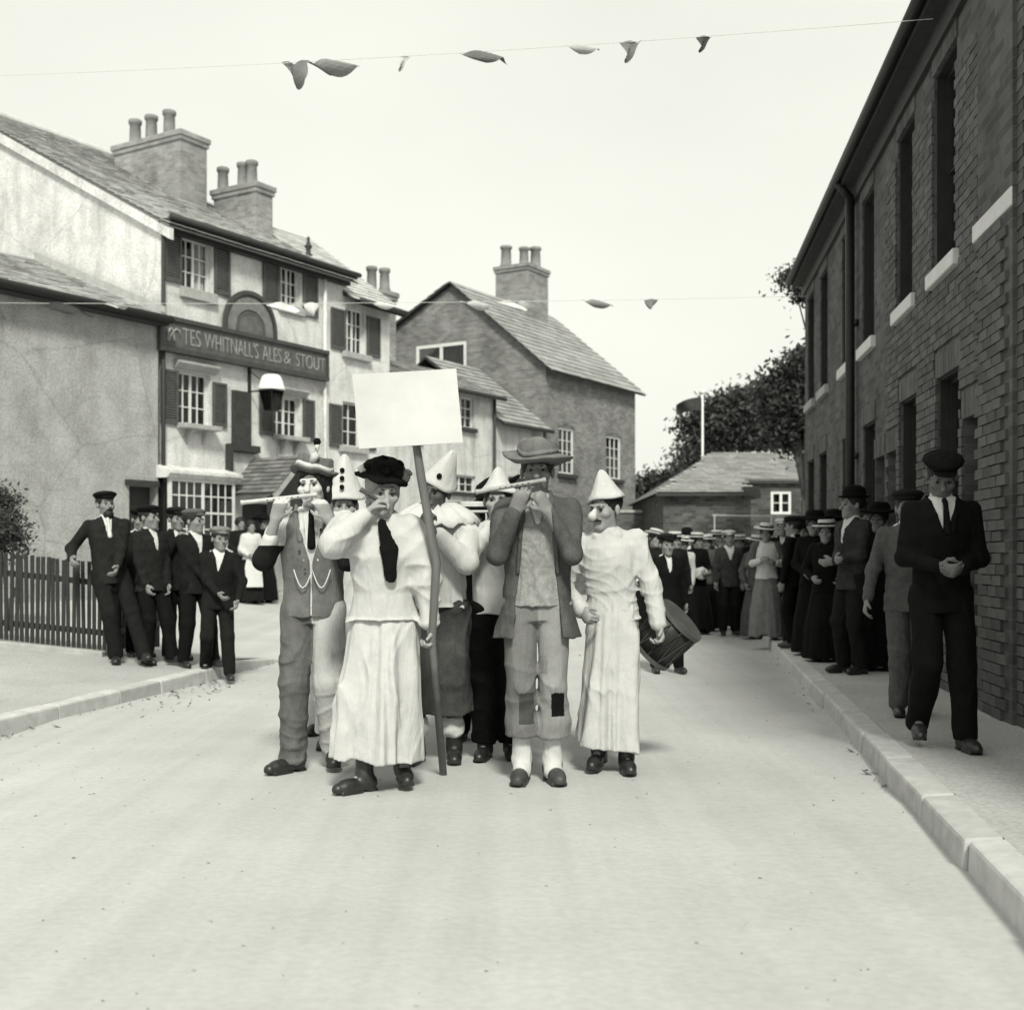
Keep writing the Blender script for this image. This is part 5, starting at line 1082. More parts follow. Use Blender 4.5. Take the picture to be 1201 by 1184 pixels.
    def coat(s, m, name='jacket', g=.018, hem=-.12, flare=.012, open_=None, sleeves=True, sl=(.062, .052, .044), collar=True, belly=0.0, amp=.005, wl=.10, sho=0.0, matfn=None, mats=None, cuff=0.94, puff=0.0, ripple=None, tails=0.0):
        """open_: list of (height, half width) of the front opening, from hem upwards"""
        k, T = s.k, s.T; q = SDF(s.vox); q.loft(s.pel, T, s.torso_st(g, belly, hem, flare, sho), .03, ripple=ripple)
        if sleeves:
            for i in (0, 1):
                w_ = s.elb[i] + (s.hand[i] - s.elb[i]) * cuff
                q.chain([s.sh[i], s.elb[i], w_], [sl[0] * k, sl[1] * k, sl[2] * k], .035)
                if puff:
                    mid = s.sh[i] + (s.elb[i] - s.sh[i]) * .45; q.ell(mid, v3(puff, puff, puff * 1.25) * k, .06)
        if collar:
            for sx in (-1, 1): q.cap(s.up(.535, sx * .05, .05), s.up(.50, sx * .075, -.06), .018 * k, .016 * k, .02)
            q.cap(s.up(.55, -.045, .06), s.up(.55, .045, .06), .018 * k, .018 * k, .02)
        if open_:
            op = np.array(open_, float) * k; o = s.pel; M = T
            def fn(X, Y, Z):
                x, y, z = X - o[0], Y - o[1], Z - o[2]; lx = M[0, 0] * x + M[1, 0] * y + M[2, 0] * z; ly = M[0, 1] * x + M[1, 1] * y + M[2, 1] * z; lz = M[0, 2] * x + M[1, 2] * y + M[2, 2] * z
                hw = np.interp(lz, op[:, 0], op[:, 1]); return np.maximum(np.maximum(np.abs(lx) - hw, ly + .02 * k), op[0, 0] - lz)
            lo = s.pel - v3(.3, .5, .3) * k; hi = s.pel + v3(.3, .3, .75) * k; q.custom(fn, lo, hi, .012)
            for sx in (-1, 1):     # lapels follow the upper edge of the opening
                ups = [(z_, w_) for (z_, w_) in open_ if w_ > .012 and z_ > .1]
                st = s.torso_st(g, belly, hem, flare); sz = [a[0] for a in st]
                pts = []
                for (z_, w_) in ups:
                    rx = np.interp(z_ * k, sz, [a[3] for a in st]); ry = np.interp(z_ * k, sz, [a[4] for a in st]); cy = np.interp(z_ * k, sz, [a[2] for a in st]); xx = (w_ + .016) * k
                    pts.append(s.pel + T @ v3(sx * xx, cy - ry * math.sqrt(max(0, 1 - (xx / rx) ** 2)), z_ * k))
                for a, b in zip(pts, pts[1:]): q.cap(a, b, .014 * k, .014 * k, .012)
        if tails: q.loft(s.pel, T, [(hem * k - tails * k, 0, .02, .17 * k + flare, .12 * k + flare), (hem * k + .02, 0, 0, .16 * k + g, .115 * k + g)], .03)
        s.part(name, q.mesh(name, mats or m, fold_noise(s.seed + 3, amp * 1.2, wl * 1.2, .6), matfn)); return s
    def shirt(s, m, name='shirt', g=.006, tie=None, collar=True, buttons=None, hem=-.06, amp=.002):
        q = SDF(max(s.vox, .007)); q.loft(s.pel, s.T, s.torso_st(g, 0, hem), .03); s.part(name, q.mesh(name, m, fold_noise(s.seed + 5, amp, .07)))
        k = s.k
        if collar:
            q = SDF(max(s.vox, .006)); q.loft(s.neck, s.T, [(-.035 * k, 0, .0, .068 * k, .068 * k), (.028 * k, 0, 0, .062 * k, .062 * k)], 0); s.part('collar', q.mesh('collar', LINEN))
        if tie:
            q = SDF(max(s.vox, .006)); a = s.up(.50, 0, -.105); q.cap(s.up(.515, 0, -.075), a, .017 * k, .014 * k, .01); q.cap(a, s.up(.33, .005, -.135), .014 * k, .024 * k, .01); s.part('tie', q.mesh('tie', tie))
        return s
    def trousers(s, m, hemz=.06, r=(.098, .082, .070), g=.012, amp=.006, wl=.10, matfn=None, mats=None, waist=.10, turnup=0.0, name='trousers', bag=0.0):
        k = s.k; q = SDF(s.vox); q.loft(s.pel, s.T, [(-.11 * k, 0, 0, .150 * k * s.b, .110 * k * s.b), (0, 0, 0, .152 * k * s.b, .106 * k * s.b), (waist * k, 0, 0, .130 * k * s.b + g * .3, .10 * k * s.b + g * .3)], .04)
        for i in (0, 1):
            t = (s.knee[i][2] - hemz * k) / max(s.knee[i][2] - s.ank[i][2], 1e-3); e = s.knee[i] + (s.ank[i] - s.knee[i]) * min(t, 1.18)
            q.chain([s.hip[i], s.knee[i], e], [r[0] * k * s.b, r[1] * k, r[2] * k], .018)
            if bag: q.ell(s.knee[i] + (e - s.knee[i]) * .75, v3(r[2] + bag, r[2] + bag, .07) * k, .05)
            if turnup: q.cap(e + unit(s.knee[i] - e) * .035 * k, e, (r[2] + turnup) * k, (r[2] + turnup) * k, .008)
            dn = unit(e - s.knee[i]); 
            def cut(X, Y, Z, e=e, dn=dn): return -((X - e[0]) * dn[0] + (Y - e[1]) * dn[1] + (Z - e[2]) * dn[2])
            q.custom(cut, e - v3(.2, .2, .14) * k, e + v3(.2, .2, .14) * k, .01)
        s.part(name, q.mesh(name, mats or m, fold_noise(s.seed + 7, amp * 1.3, wl * 1.3, .45), matfn)); return s
    def skirt(s, m, hem=.04, rb=(.30, .27), name='skirt', pleats=18, amp=.010, waist=.11, matfn=None, mats=None, lean=(0, 0), hipw=.165, noise=.005, hemw=.004):
        k = s.k; M = np.eye(3); z1 = (s.pel[2] - hem * k); r = np.random.default_rng(s.seed); ph = r.uniform(0, 6)
        def rip(th, lz): f = np.clip(.22 - lz / z1, 0, 1); n1, n2, n3 = pleats, max(3, pleats // 2), max(2, pleats // 3); return -amp * f * (.55 * np.sin(n1 * th + ph + 1.8 * np.sin(2.3 * lz + n3 * th)) + .8 * np.sin(n2 * th + 2 * ph + 1.2 * np.sin(1.7 * lz + th)) + .6 * np.sin(n3 * th + 3 * ph))
        q = SDF(s.vox); q.loft(s.pel, M, [(-z1, lean[0], lean[1], rb[0] * k, rb[1] * k), (-z1 * .55, lean[0] * .5, lean[1] * .5, (rb[0] * .78 + .03) * k, (rb[1] * .78 + .025) * k), (-.1 * k, 0, 0, (hipw + .02) * k, .14 * k), (0, 0, 0, hipw * k, .125 * k), (waist * k, 0, 0, .128 * k, .102 * k)], .03, ripple=rip)
        zc = s.pel[2] - z1
        def hemcut(X, Y, Z): return Z - (zc + hemw * (1.0 + np.sin(6.5 * X + ph) * .7 + .5 * np.cos(11 * X - 5 * Y + ph)) * k)
        q.custom(hemcut, v3(s.pel[0] - .45, s.pel[1] - .45, zc - .1), v3(s.pel[0] + .45, s.pel[1] + .45, zc + .16), .006)
        def cut(X, Y, Z): return np.maximum(Z - (zc + .012 * k + .03 * np.sin(7 * X + ph) * np.cos(5 * Y + ph)), np.sqrt((X - s.pel[0] - lean[0]) ** 2 + (Y - s.pel[1] - lean[1]) ** 2) - (min(rb) - .03) * k)
        q.custom(cut, v3(s.pel[0] - .4, s.pel[1] - .4, zc - .1), v3(s.pel[0] + .4, s.pel[1] + .4, zc + .12), .01)
        s.part(name, q.mesh(name, mats or m, fold_noise(s.seed + 9, noise * 1.6, .2, .22), matfn)); return s
    def boots(s, m=None, shaft=.16, name='boot', size=1.0, socks=None):
        k = s.k * size
        for i in (0, 1):
            a = s.ank[i]; ang = s.toes[i] * (-1 if i == 0 else 1); f = v3(math.sin(ang), -math.cos(ang), 0); pit = s.heel[i] * 3.0
            f = unit(v3(f[0] * math.cos(pit), f[1] * math.cos(pit), -math.sin(pit))); upv = unit(v3(0, 0, 1) - f * f[2]); sd = np.cross(f, upv)
            q = SDF(max(s.vox * .9, .007)); sole = a - upv * .085 * s.k
            q.chain([a + unit(s.knee[i] - a) * shaft * k, a, a - upv * .03 * k - f * .012 * k], [.052 * k, .046 * k, .044 * k], .02)
            q.cap(sole + upv * .045 * k - f * .035 * k, sole + upv * .037 * k + f * .12 * k, .042 * k, .038 * k, .02); q.cap(sole + upv * .034 * k + f * .10 * k, sole + upv * .030 * k + f * .165 * k, .043 * k, .033 * k, .02)
            def cut(X, Y, Z): return (X - sole[0]) * upv[0] + (Y - sole[1]) * upv[1] + (Z - sole[2]) * upv[2] - .012 * k
            q.custom(cut, sole - v3(.25, .25, .1), sole + v3(.25, .25, .1), .004)
            for (c0, c1, ww) in ((-.068, -.012, .036), (.03, .16, .041)):
                o = sole
                def slab(X, Y, Z, c0=c0, c1=c1, ww=ww):
                    x, y, z = X - o[0], Y - o[1], Z - o[2]; lf_ = x * f[0] + y * f[1] + z * f[2]; ls = x * sd[0] + y * sd[1] + z * sd[2]; lu = x * upv[0] + y * upv[1] + z * upv[2]
                    return np.maximum(np.maximum(np.abs(ls) - ww * k, np.abs(lf_ - (c0 + c1) / 2 * k) - (c1 - c0) / 2 * k), np.abs(lu - .008 * k) - .0085 * k)
                q.add(slab, o - .22 * k, o + .22 * k, .006)
            s.part(name, q.mesh(name, m or BOOT))
        return s
    def apron(s, m, w=.11, z0=.35, z1=.98):
        k = s.k; mb = MB(); n_ = 10; r_ = [(z1, .135), (.75, .19), (.5, .25), (z0, .29)]
        for (za, ra), (zb, rb) in zip(r_, r_[1:]):
            for i in range(n_):
                f = lambda j, z, r: (w * k * (1.6 if z < .8 else 1) * (j / n_ * 2 - 1), s.pel[1] - r * k * math.sqrt(max(0, 1 - (w * (j / n_ * 2 - 1) / r) ** 2)) - .03, z * k)
                mb.quad(f(i, za, ra), f(i + 1, za, ra), f(i + 1, zb, rb), f(i, zb, rb))
        s.part('apron', mb.mesh('apron', m, True)); return s
    # ---- hats (lathed in the head frame)
    def hat(s, prof, m, name='hat', at=(0, .015, .075), tilt=(0, 0), sy=1.18, n=28, wob=None, mats=None, band=None, bandm=None):
        mb = MB(); hs = s.hs; mb.lathe([(r * hs, z * hs) for (r, z) in prof], n=n, sy=sy, wob=wob)
        Mx = Matrix.Translation(Vector(s.H_(at))) @ Matrix(s.HM.tolist()).to_4x4() @ Matrix.Rotation(tilt[0], 4, 'X') @ Matrix.Rotation(tilt[1], 4, 'Y')
        o = s.part(name, mb.mesh(name, m, True)); o.matrix_local = Mx
        if band:
            mb = MB(); mb.lathe([(r * hs, z * hs) for (r, z) in band], n=n, sy=sy, wob=wob); b = link_mesh('hat_band', mb.mesh('hat_band', bandm or BLACK, True), o)
        s.hato = o; return s
    def boater(s, tilt=(0.0, 0.0), m=None, r=.15): return s.hat([(.085, -.012), (r, -.008), (r + .004, 0), (r, .007), (.094, .008), (.092, .05), (.086, .066), (0, .068)], m or STRAW, 'straw_boater', tilt=tilt, band=[(.0945, .010), (.0945, .034)])
    def bighat(s, m, tilt=(0, 0), r=.2): return s.hat([(.085, -.015), (r * .95, .0), (r, .01), (r * .9, .022), (.11, .02), (.105, .06), (.085, .095), (0, .105)], m, 'brimmed_hat', tilt=tilt, wob=lambda t, rr, z: (rr * (1 + .05 * math.sin(3 * t)), z + .02 * math.sin(2 * t + 1) * (rr > .12)))
    def bowler(s, m=None, tilt=(0, 0)): return s.hat([(.085, -.012), (.115, -.004), (.128, .008), (.116, .006), (.09, .005), (.092, .05), (.08, .085), (.05, .105), (0, .11)], m or BLACK, 'felt_hat', tilt=tilt)
    def cap_(s, m=None, tilt=0.0, r=1.0, floppy=0.0):
        q = SDF(max(s.vox * .9, .007)); hs = s.hs; M = s.HM @ np.array(Matrix.Rotation(tilt, 3, 'X'))
        P = lambda x, y, z: s.H_(np.array(Matrix.Rotation(tilt, 3, 'X')) @ v3(x, y, z) + v3(0, .012, .07))
        q.ell(P(0, .0, -.002), v3(.084, .102, .03) * hs, 0, 'u', M); q.ell(P(0, -.006, .028 + floppy), v3(.112 * r, .128 * r, .036) * hs, .03, 'u', M)
        q.ell(P(0, -.105, -.008), v3(.062, .052, .010) * hs, .012, 'u', M); q.ell(P(0, -.0, -.05), v3(.078, .096, .055) * hs, .006, 's', M)
        s.part('flat_cap', q.mesh('flat_cap', m or DARK, fold_noise(s.seed + 1, .003, .05))); return s
    def cone(s, m, h=.24, r=.115, tilt=(0, 0), brim=.02, pts=None, at=(0, .012, .055), sy=1.12):
        return s.hat([(r * .92, -.004), (r + brim, -.012), (r + brim + .004, -.004), (r + brim * .6, .01), (r, .022), (r * .76, h * .35), (r * .5, h * .65), (r * .27, h * .9), (r * .12, h * .985), (0, h)], m, 'pointed_hat', tilt=tilt, at=at, sy=sy, wob=lambda t, rr, z: (rr * (1 + .03 * math.sin(2 * t + 1)), z + .006 * math.sin(3 * t)))
def pom(parent, p, r, m, name='pompom'):
    mb = MB(); mb.lathe([(0, -r), (r * .6, -r * .8), (r, 0), (r * .6, r * .8), (0, r)], p, 10); return mb.build(name, m, parent, smooth=True)
# ------------------------------------------------------------------ the marching band in the road
def place(px, Y): return Xat(px, Y)
MARCH = 'masqueraders marching in the road'
DKTR = cloth_mat('dark_shiny_trousers', 0.10, 0.3, 0.75); OFFW = cloth_mat('off_white_trousers', 0.40, 0.1)
WEST = cloth_mat('grey_waistcoat', 0.13, 0.25)
# P1: flute player on the left, white painted face, odd trouser legs
Y = 6.92; V1 = .007
p = Person('masked flute player in a battered feathered hat, one trouser leg dark and one white', place(366, Y), Y, 0, 1.76, .05, V1, 11, None, lean=.03, feet=((-.10, -.03), (.115, .05)), hands=((-.165, -.25, 1.40), (.115, -.22, 1.40)), poles=((-.35, .0, -1), (.4, -.1, -1)),
           head=(-.18, -.05, -.04), toes=(.75, .1), thumbs=((.8, .4, .4), (-.8, .4, .4)),  heel=(0, .05), skin=SKIN_L, curl=(.75, .7), palms=((.3, .5, .6), (-.3, .3, .3)))
p.body(nose=1.25, mats=[SKIN_L, SKIN_W], matfn=lambda c: (c[:, 2] > p.H_((0, 0, -.105))[2]).astype(int) * (c[:, 1] < p.H_((0, .03, 0))[1]))
p.hair(HAIRD, .05, .016).shirt(WHITE, tie=BLACK)
p.coat(WHITE, 'shirt_sleeves', g=.012, hem=-.02, flare=0, sl=(.068, .058, .046), collar=False, amp=.006, mats=[WHITE, DARK, GREY], matfn=lambda c: np.where((c[:, 0] < -.12) & (c[:, 2] < p.sh[0][2] - .14) , 1, np.where((c[:, 0] > .06) & (c[:, 2] < 1.40), 1, 0)), cuff=.5, open_=[(.25, .02), (.42, .035), (.53, .05)])
p.coat(WEST, 'waistcoat', g=.024, hem=-.07, flare=.0, sleeves=False, collar=False, open_=[(-.07, .0), (.24, .004), (.36, .04), (.50, .075), (.55, .08)], amp=.005)
p.trousers(DKTR, .05, (.10, .086, .076), amp=.008, mats=[DKTR, OFFW], matfn=lambda c: (c[:, 0] > p.pel[0] + .004).astype(int)).boots(shaft=.12)
p.hat([(.085, -.012), (.122, -.004), (.130, .006), (.118, .012), (.100, .012), (.099, .035), (.096, .072), (.085, .082), (0, .076)], cloth_mat('grey_felt', .12, .4), 'battered_hat', tilt=(-.12, .1), at=(0, .012, .07), wob=lambda t, r, z: (r * (1 + .05 * math.sin(3 * t + 1)), z + .010 * math.sin(2 * t) + .006 * math.sin(5 * t)), band=[(.1025, .012), (.1025, .036)], bandm=LINEN)
mb = MB(); mb.path([(.02, -.11, .04), (.045, -.13, .085), (.035, -.11, .12)], [.02, .026, .01], 8); mb.path([(.035, -.11, .09), (.04, -.10, .13), (.035, -.10, .16)], [.012, .012, .016], 8)
f = mb.build('feather', WHITE, p.hato, smooth=True); pom(f, (.035, -.10, .165), .024, BLACK)
cp = [p.up(.20 - .10 * math.sin(math.pi * ((i % 8) / 8)) , -.09 + .0125 * i, -.152 - .004 * math.sin(i * .4)) for i in range(17)]; mb = MB(); mb.path(cp, .0035, 6); link_mesh('watch_chain', mb.mesh('watch_chain', mat('silver', .6, .35, .1, 10, 0)), p.root)
for (z, x) in ((.20, .0), (.10, .0), (.30, -.03)): mb = MB(); mb.lathe([(0, -.004), (.009, 0), (0, .004)], tuple(p.up(z, x - .03, -.147)), 8); link_mesh('button', mb.mesh('button', BLACK), p.root)
def flute(P, a, b, label, r=.012, m=None):
    a, b = v3(a), v3(b); ax = unit(b - a); o = empty('flute', (0, 0, 0), 0, label, 'flute'); wm = P.root; Mw = Matrix.Translation(wm.location) @ Matrix.Rotation(wm.rotation_euler.z, 4, 'Z'); o.matrix_world = Mw
    mb = MB(); mb.path([a, a + ax * .012, a + ax * .02, b - ax * .02, b - ax * .012, b], [r * 1.15, r * 1.25, r, r, r * 1.2, r * 1.1], 12); mb.build('tube', m or mat('boxwood', .30, .45, .2, 20, .1, 60), o, smooth=True)
    for i in range(6): c = a + (b - a) * (.25 + .08 * i) + v3(0, -r * .9, 0); k = MB(); k.lathe([(r * .35, -.002), (r * .35, .002)], tuple(c), 8); k.build('finger_hole', BLACK, o)
    return o
mo = p.H_((0, -.125, -.06)); flute(p, mo + v3(.06, 0, .005), mo + v3(-.36, -.06, -.045), 'pale flute of the masked player in the battered hat', .0125, mat('pale_boxwood', .45, .45, .2, 20, .1, 60))
P1 = p
# P2: person in a loose white frock, holding the placard pole and playing a pipe
Y = 6.40
p = Person('pipe player in a loose white frock and black flowered bonnet, holding the placard', place(455, Y), Y, 0, 1.69, 0.0, V1, 22, None, lean=.06, feet=((-.115, -.10), (.075, .04)), hands=((-.085, -.215, 1.475), (.245, -.12, .84)), poles=((-.8, -.1, -.8), (.8, .5, -.3)),
           head=(.30, .10, .05), toes=(.85, .25), skin=SKIN_L, curl=(.9, 1.0), palms=((.7, .2, -.1), (-.9, -.35, 0)), shape='f', heel=(0, .05))
p.body(nose=1.1).hair(HAIRG, .03, .008).boots(shaft=.2)
p.coat(CREAMC, 'blouse', g=.042, hem=-.02, flare=.022, sl=(.085, .076, .05), amp=.012, wl=.12, puff=.098, cuff=.9, collar=True)
p.skirt(CREAMC, .12, (.25, .215), 'frock_skirt', 13, .022, hipw=.185, noise=.012, lean=(-.03, 0), hemw=.03)
p.hat([(.09, -.02), (.128, -.012), (.135, .004), (.12, .012), (.108, .02), (.105, .05), (.085, .08), (.04, .098), (0, .1)], BLACK, 'bonnet', tilt=(.05, .12), wob=lambda t, r, z: (r * (1 + .07 * math.sin(5 * t) + .04 * math.sin(9 * t)), z + .01 * math.sin(4 * t)))
M_FLOW = cloth_mat('paper_flower', .25, .5, scale=30)
for i, (x, y_, z, r) in enumerate(((.09, -.09, .03, .035), (.11, -.05, .05, .032), (.05, -.12, .045, .03), (-.10, -.05, .05, .026), (-.12, -.02, .03, .03), (-.02, -.12, .05, .03), (-.05, -.1, .07, .03), (.06, -.04, .09, .03))):
    k = MB(); k.lathe([(0, -r), (r * .7, -r * .5), (r, 0), (r * .5, r * .5), (0, r * .7)], (x, y_, z), 9, wob=lambda t, rr, zz: (rr * (1 + .25 * math.sin(4 * t)), zz)); k.build('hat_flower', M_FLOW if i in (0, 1) else (WHITE if i == 4 else BLACK), p.hato, smooth=True)
q = SDF(.008); q.cap(p.up(.50, .01, -.15), p.up(.36, .05, -.17), .025, .045, .02, flat=(v3(0, 1, 0), 2.2)); q.cap(p.up(.36, .05, -.17), p.up(.22, .055, -.165), .045, .033, .02, flat=(v3(0, 1, 0), 2.2)); p.part('hanging_stocking', q.mesh('hanging_stocking', BLACK, fold_noise(4, .004, .06)))
a = p.H_((0, -.11, -.055)); flute(p, a + v3(-.0, .0, .0), a + v3(-.135, -.02, .085), 'short dark pipe at the mouth of the frocked placard bearer', .012, mat('dark_pipe', .07, .5, .3, 20, .1, 60))
P2 = p
hw = p.root.location + Vector(p.hand[1]); 
# placard
pb_, pt_ = W(520, 908, Yat(908)), W(486, 470, 6.10); pb_.z = 0.0
pl = empty('placard', tuple(pb_), 0, 'blank white placard on a long crooked wooden pole', 'placard')
hp = hw + Vector((.01, -.045, -.06)); rel = [Vector((0, 0, 0)), (hp - pb_), (W(512, 660, hp.y - .02) - pb_), (W(494, 560, 6.14) - pb_), (W(485, 500, 6.1) - pb_), (W(480, 440, 6.1) - pb_)]
mb = MB(); mb.path(rel, [.022, .021, .023, .023, .019, .017], 10); mb.build('pole', mat('peeled_pole', .13, .7, .3, 14, .3, 40, .006, stretch=(1, 1, .15)), pl, smooth=True)
YB = 6.05; c = [W(413, 439, YB), W(535, 432, YB), W(543, 519, YB), W(421, 526, YB)]; mb = MB()
nn = 10
for side, off in ((0, 0.0), (1, .012)):
    for i in range(nn):
        for j in range(nn):
            def bp(i, j):
                u, v = i / nn, j / nn; P_ = c[0] * (1 - u) * (1 - v) + c[1] * u * (1 - v) + c[2] * u * v + c[3] * (1 - u) * v; return P_ - pb_ + Vector((0, off + .008 * math.sin(u * 3 + v * 2), 0))
            mb.quad(bp(i, j), bp(i + 1, j), bp(i + 1, j + 1), bp(i, j + 1))
for e in range(4):
    a, b = c[e], c[(e + 1) % 4]; o1, o2 = (a - pb_), (b - pb_); 
mb.build('board', mat('placard_card', .53, .8, .10, 2.2, .25, 6, .02, fine=.03), pl, smooth=True)
# P3: pierrot with three pompoms on the cone hat, between the first two
Y = 7.75
p = Person('pierrot in a white cone hat with three black pompoms', place(409, Y), Y, 0, 1.68, 0, .008, 33, None, feet=((-.13, .0), (.06, .12)), head=(.1, .12, 0), skin=SKIN_L, hands=((-.2, -.2, 1.05), (.2, -.2, 1.05)))
p.body().hair().coat(WHITE, 'smock', g=.04, hem=-.25, flare=.05, sl=(.08, .075, .07), amp=.009).trousers(WHITE, .1, (.11, .1, .09), amp=.009).boots()
p.cone(WHITE, .26, .115, (0, 0), .01)
for z, y_ in ((.06, -.122), (.115, -.096), (.165, -.072)): pom(p.hato, (-.012, y_ * 1.12, z + .01), .017, BLACK)
# P4: tall blackened-face player behind the pole
Y = 7.15
p = Person('blackened face player in a white cone hat and wide white ruff behind the pole', place(508, Y), Y, 0, 1.74, -.1, .008, 44, None, feet=((-.10, .02), (.11, .10)), head=(-.25, .06, .1), skin=SKIN_D, hands=((-.05, -.2, 1.38), (.06, -.22, 1.34)), poles=((-.5, 0, -1), (.6, -.05, -1)), curl=(.8, .8))
RAG = cloth_mat('ragged_dark_trousers', .05, .5, scale=8, fine=.3)
p.body().hair().coat(WHITE, 'clown_blouse', g=.035, hem=-.02, flare=.02, sl=(.078, .07, .05), amp=.010, puff=.082).trousers(RAG, .30, (.115, .115, .13), amp=.009, mats=[RAG, WHITE]).boots(shaft=.2)
q = SDF(.009)
for i in (0, 1): e = p.knee[i] + (p.ank[i] - p.knee[i]) * .62; q.cap(e, p.ank[i] + (p.knee[i] - p.ank[i]) * .3, .068, .075, .02)
p.part('white_hose', q.mesh('white_hose', WHITE, fold_noise(8, .008, .06)))
mb = MB(); mb.lathe([(.06, .05), (.12, .035), (.22, -.02), (.27, -.075), (.262, -.085), (.2, -.045), (.1, .0)], tuple(p.neck), 48, 0.85, wob=lambda t, r, z: (r, z + .018 * math.sin(13 * t) * (r > .1) + .01 * math.cos(2 * t))); p.part('ruff', mb.mesh('ruff', WHITE, True))
p.cone(WHITE, .20, .088, (.15, .42), .010, at=(.015, .015, .06)); pom(p.hato, (.012, -.092, .06), .018, BLACK)
# P5: boater wearer with raised white sleeves
Y = 8.1
p = Person('piper in a straw boater with raised white sleeves and dark trousers', place(559, Y), Y, 0, 1.57, 0, .009, 55, None, feet=((-.11, -.02), (.06, .08)), hands=((-.055, -.22, 1.36), (.06, -.22, 1.37)), poles=((-.75, -.25, -.6), (.6, -.25, -.75)), skin=SKIN_L, curl=(.8, .8))
p.body().hair().boater((.05, 0)).coat(WHITE, 'shirt_sleeves', g=.015, hem=-.02, sl=(.07, .065, .05), amp=.008).coat(BLACK, 'waistcoat', g=.03, hem=-.08, sleeves=False, collar=False).trousers(BLACK).boots()
# P7: white cap player mostly behind the tall man
Y = 7.35
p = Person('player in a small white clown cap and black trousers half hidden by the tall flautist', place(592, Y), Y, 0, 1.69, -.05, .008, 66, None, feet=((-.12, -.03), (.035, .03)), hands=((-.05, -.23, 1.42), (.06, -.22, 1.42)), poles=((-.7, -.1, -.8), (.7, -.1, -.7)), skin=SKIN_L, curl=(.8, .8))
p.body().hair().coat(WHITE, 'shirt', g=.012, hem=-.04, sl=(.07, .062, .048), amp=.008).trousers(BLACK, .10, (.105, .092, .082), amp=.008).boots(shaft=.18); p.cone(WHITE, .14, .088, (0, 0), .03)
# P9: the person with a huge black hat further back
Y = 8.7
p = Person('masker in a huge tilted black hat behind the piper in the boater', place(582, Y), Y, 0, 1.72, 0, .010, 77, None, skin=SKIN_D, feet=((-.1, 0), (.08, .1)))
p.body().hair().coat(DARK, hem=-.14).shirt(WHITE).trousers(BLACK).boots().hat([(.085, -.01), (.16, .0), (.23, .02), (.215, .035), (.13, .03), (.12, .08), (.08, .12), (0, .13)], BLACK, 'huge_black_hat', tilt=(0, -.55), sy=.8)
# two more marchers squeezed in behind
Y = 9.0
p = Person('marcher in a flat cap and dark jacket between the pole and the boater piper', place(536, Y), Y, 0, 1.62, .1, .010, 78, None, feet=((-.1, 0), (.08, .14)), heel=(0, .06), hands=((-.05, -.22, 1.36), (.08, -.2, 1.33)), poles=((-.5, 0, -1), (.5, 0, -1)))
p.body().hair().shirt(WHITE).coat(DARK, open_=[(.2, .0), (.4, .05), (.54, .06)]).trousers(DARK).boots().cap_(GREY)
Y = 8.4
p = Person('marcher in white trousers seen between the flute player and the frocked piper', place(392, Y), Y, 0, 1.60, 0, .010, 79, None, feet=((-.12, -.05), (.06, .1)), heel=(0, .06))
p.body().hair().coat(MIDG, hem=-.15).trousers(OFFW).boots().cap_(DARK)
# P6: the tall flautist in ragged jacket and patched trousers
Y = 6.62
p = Person('tall flautist in a slouch hat, ragged grey jacket and patched trousers', place(630, Y), Y, 0, 1.83, 0.0, V1, 88, None, lean=.02, feet=((-.078, -.02), (.078, -.01)), hands=((-.115, -.255, 1.375), (.05, -.235, 1.375)), poles=((-.3, -.1, -1), (.42, -.05, -1)), head=(-.05, .02, 0), toes=(.15, .2), thumbs=((.8, .4, .4), (-.8, .4, .4)), skin=SKIN, curl=(.75, .85), palms=((.3, .5, .7), (-.5, .3, .4)))
TWEED = cloth_mat('worn_tweed', .075, .4, scale=9, fine=.35); PTR = cloth_mat('patched_grey_trousers', .14, .25, scale=6, fine=.22); PALEV = cloth_mat('spotted_waistcoat', .24, .35, scale=26, fine=.25)
p.body(nose=1.1).hair(HAIRD, 0, .004).shirt(PALEV, 'waistcoat', g=.014, hem=-.03, amp=.005, collar=False)
p.coat(TWEED, g=.030, hem=-.19, flare=.05, sl=(.062, .052, .043), open_=[(-.25, .125), (0, .105), (.14, .085), (.32, .072), (.48, .055), (.55, .05)], amp=.009, wl=.12, collar=True)
q = SDF(.008); q.cap(p.up(.52, -.04, -.10), p.up(.40, .0, -.135), .018, .012, .02); q.cap(p.up(.52, .04, -.10), p.up(.40, .0, -.135), .018, .012, .02); p.part('neckerchief', q.mesh('neckerchief', cloth_mat('pale_kerchief', .45, .2)))
def tm(c):
    r = np.zeros(len(c), int); kn = p.k; fr = c[:, 1] < p.knee[0][1] + .06
    r[(c[:, 0] > .005)] = 3
    r[fr & (c[:, 0] > .075) & (c[:, 0] < .145) & (c[:, 2] > .37) & (c[:, 2] < .50)] = 1
    r[fr & (c[:, 0] > -.10) & (c[:, 0] < -.02) & (c[:, 2] > .33) & (c[:, 2] < .50)] = 2
    r[fr & (c[:, 0] > .01) & (c[:, 0] < .055) & (c[:, 2] > .60) & (c[:, 2] < .70)] = 4
    return r
p.trousers(PTR, .24, (.096, .074, .072), amp=.010, wl=.11, mats=[PTR, BLACK, cloth_mat('dark_patch', .06, .3), cloth_mat('paler_trouser_leg', .22, .22, scale=6, fine=.15), MIDG], matfn=tm, turnup=.014, bag=.012)
q = SDF(.008)
for i in (0, 1): q.chain([p.knee[i] + (p.ank[i] - p.knee[i]) * .35, p.ank[i] + v3(0, 0, .02), p.ank[i] + v3(0, -.05, -.03)], [.05, .052, .05], .02)
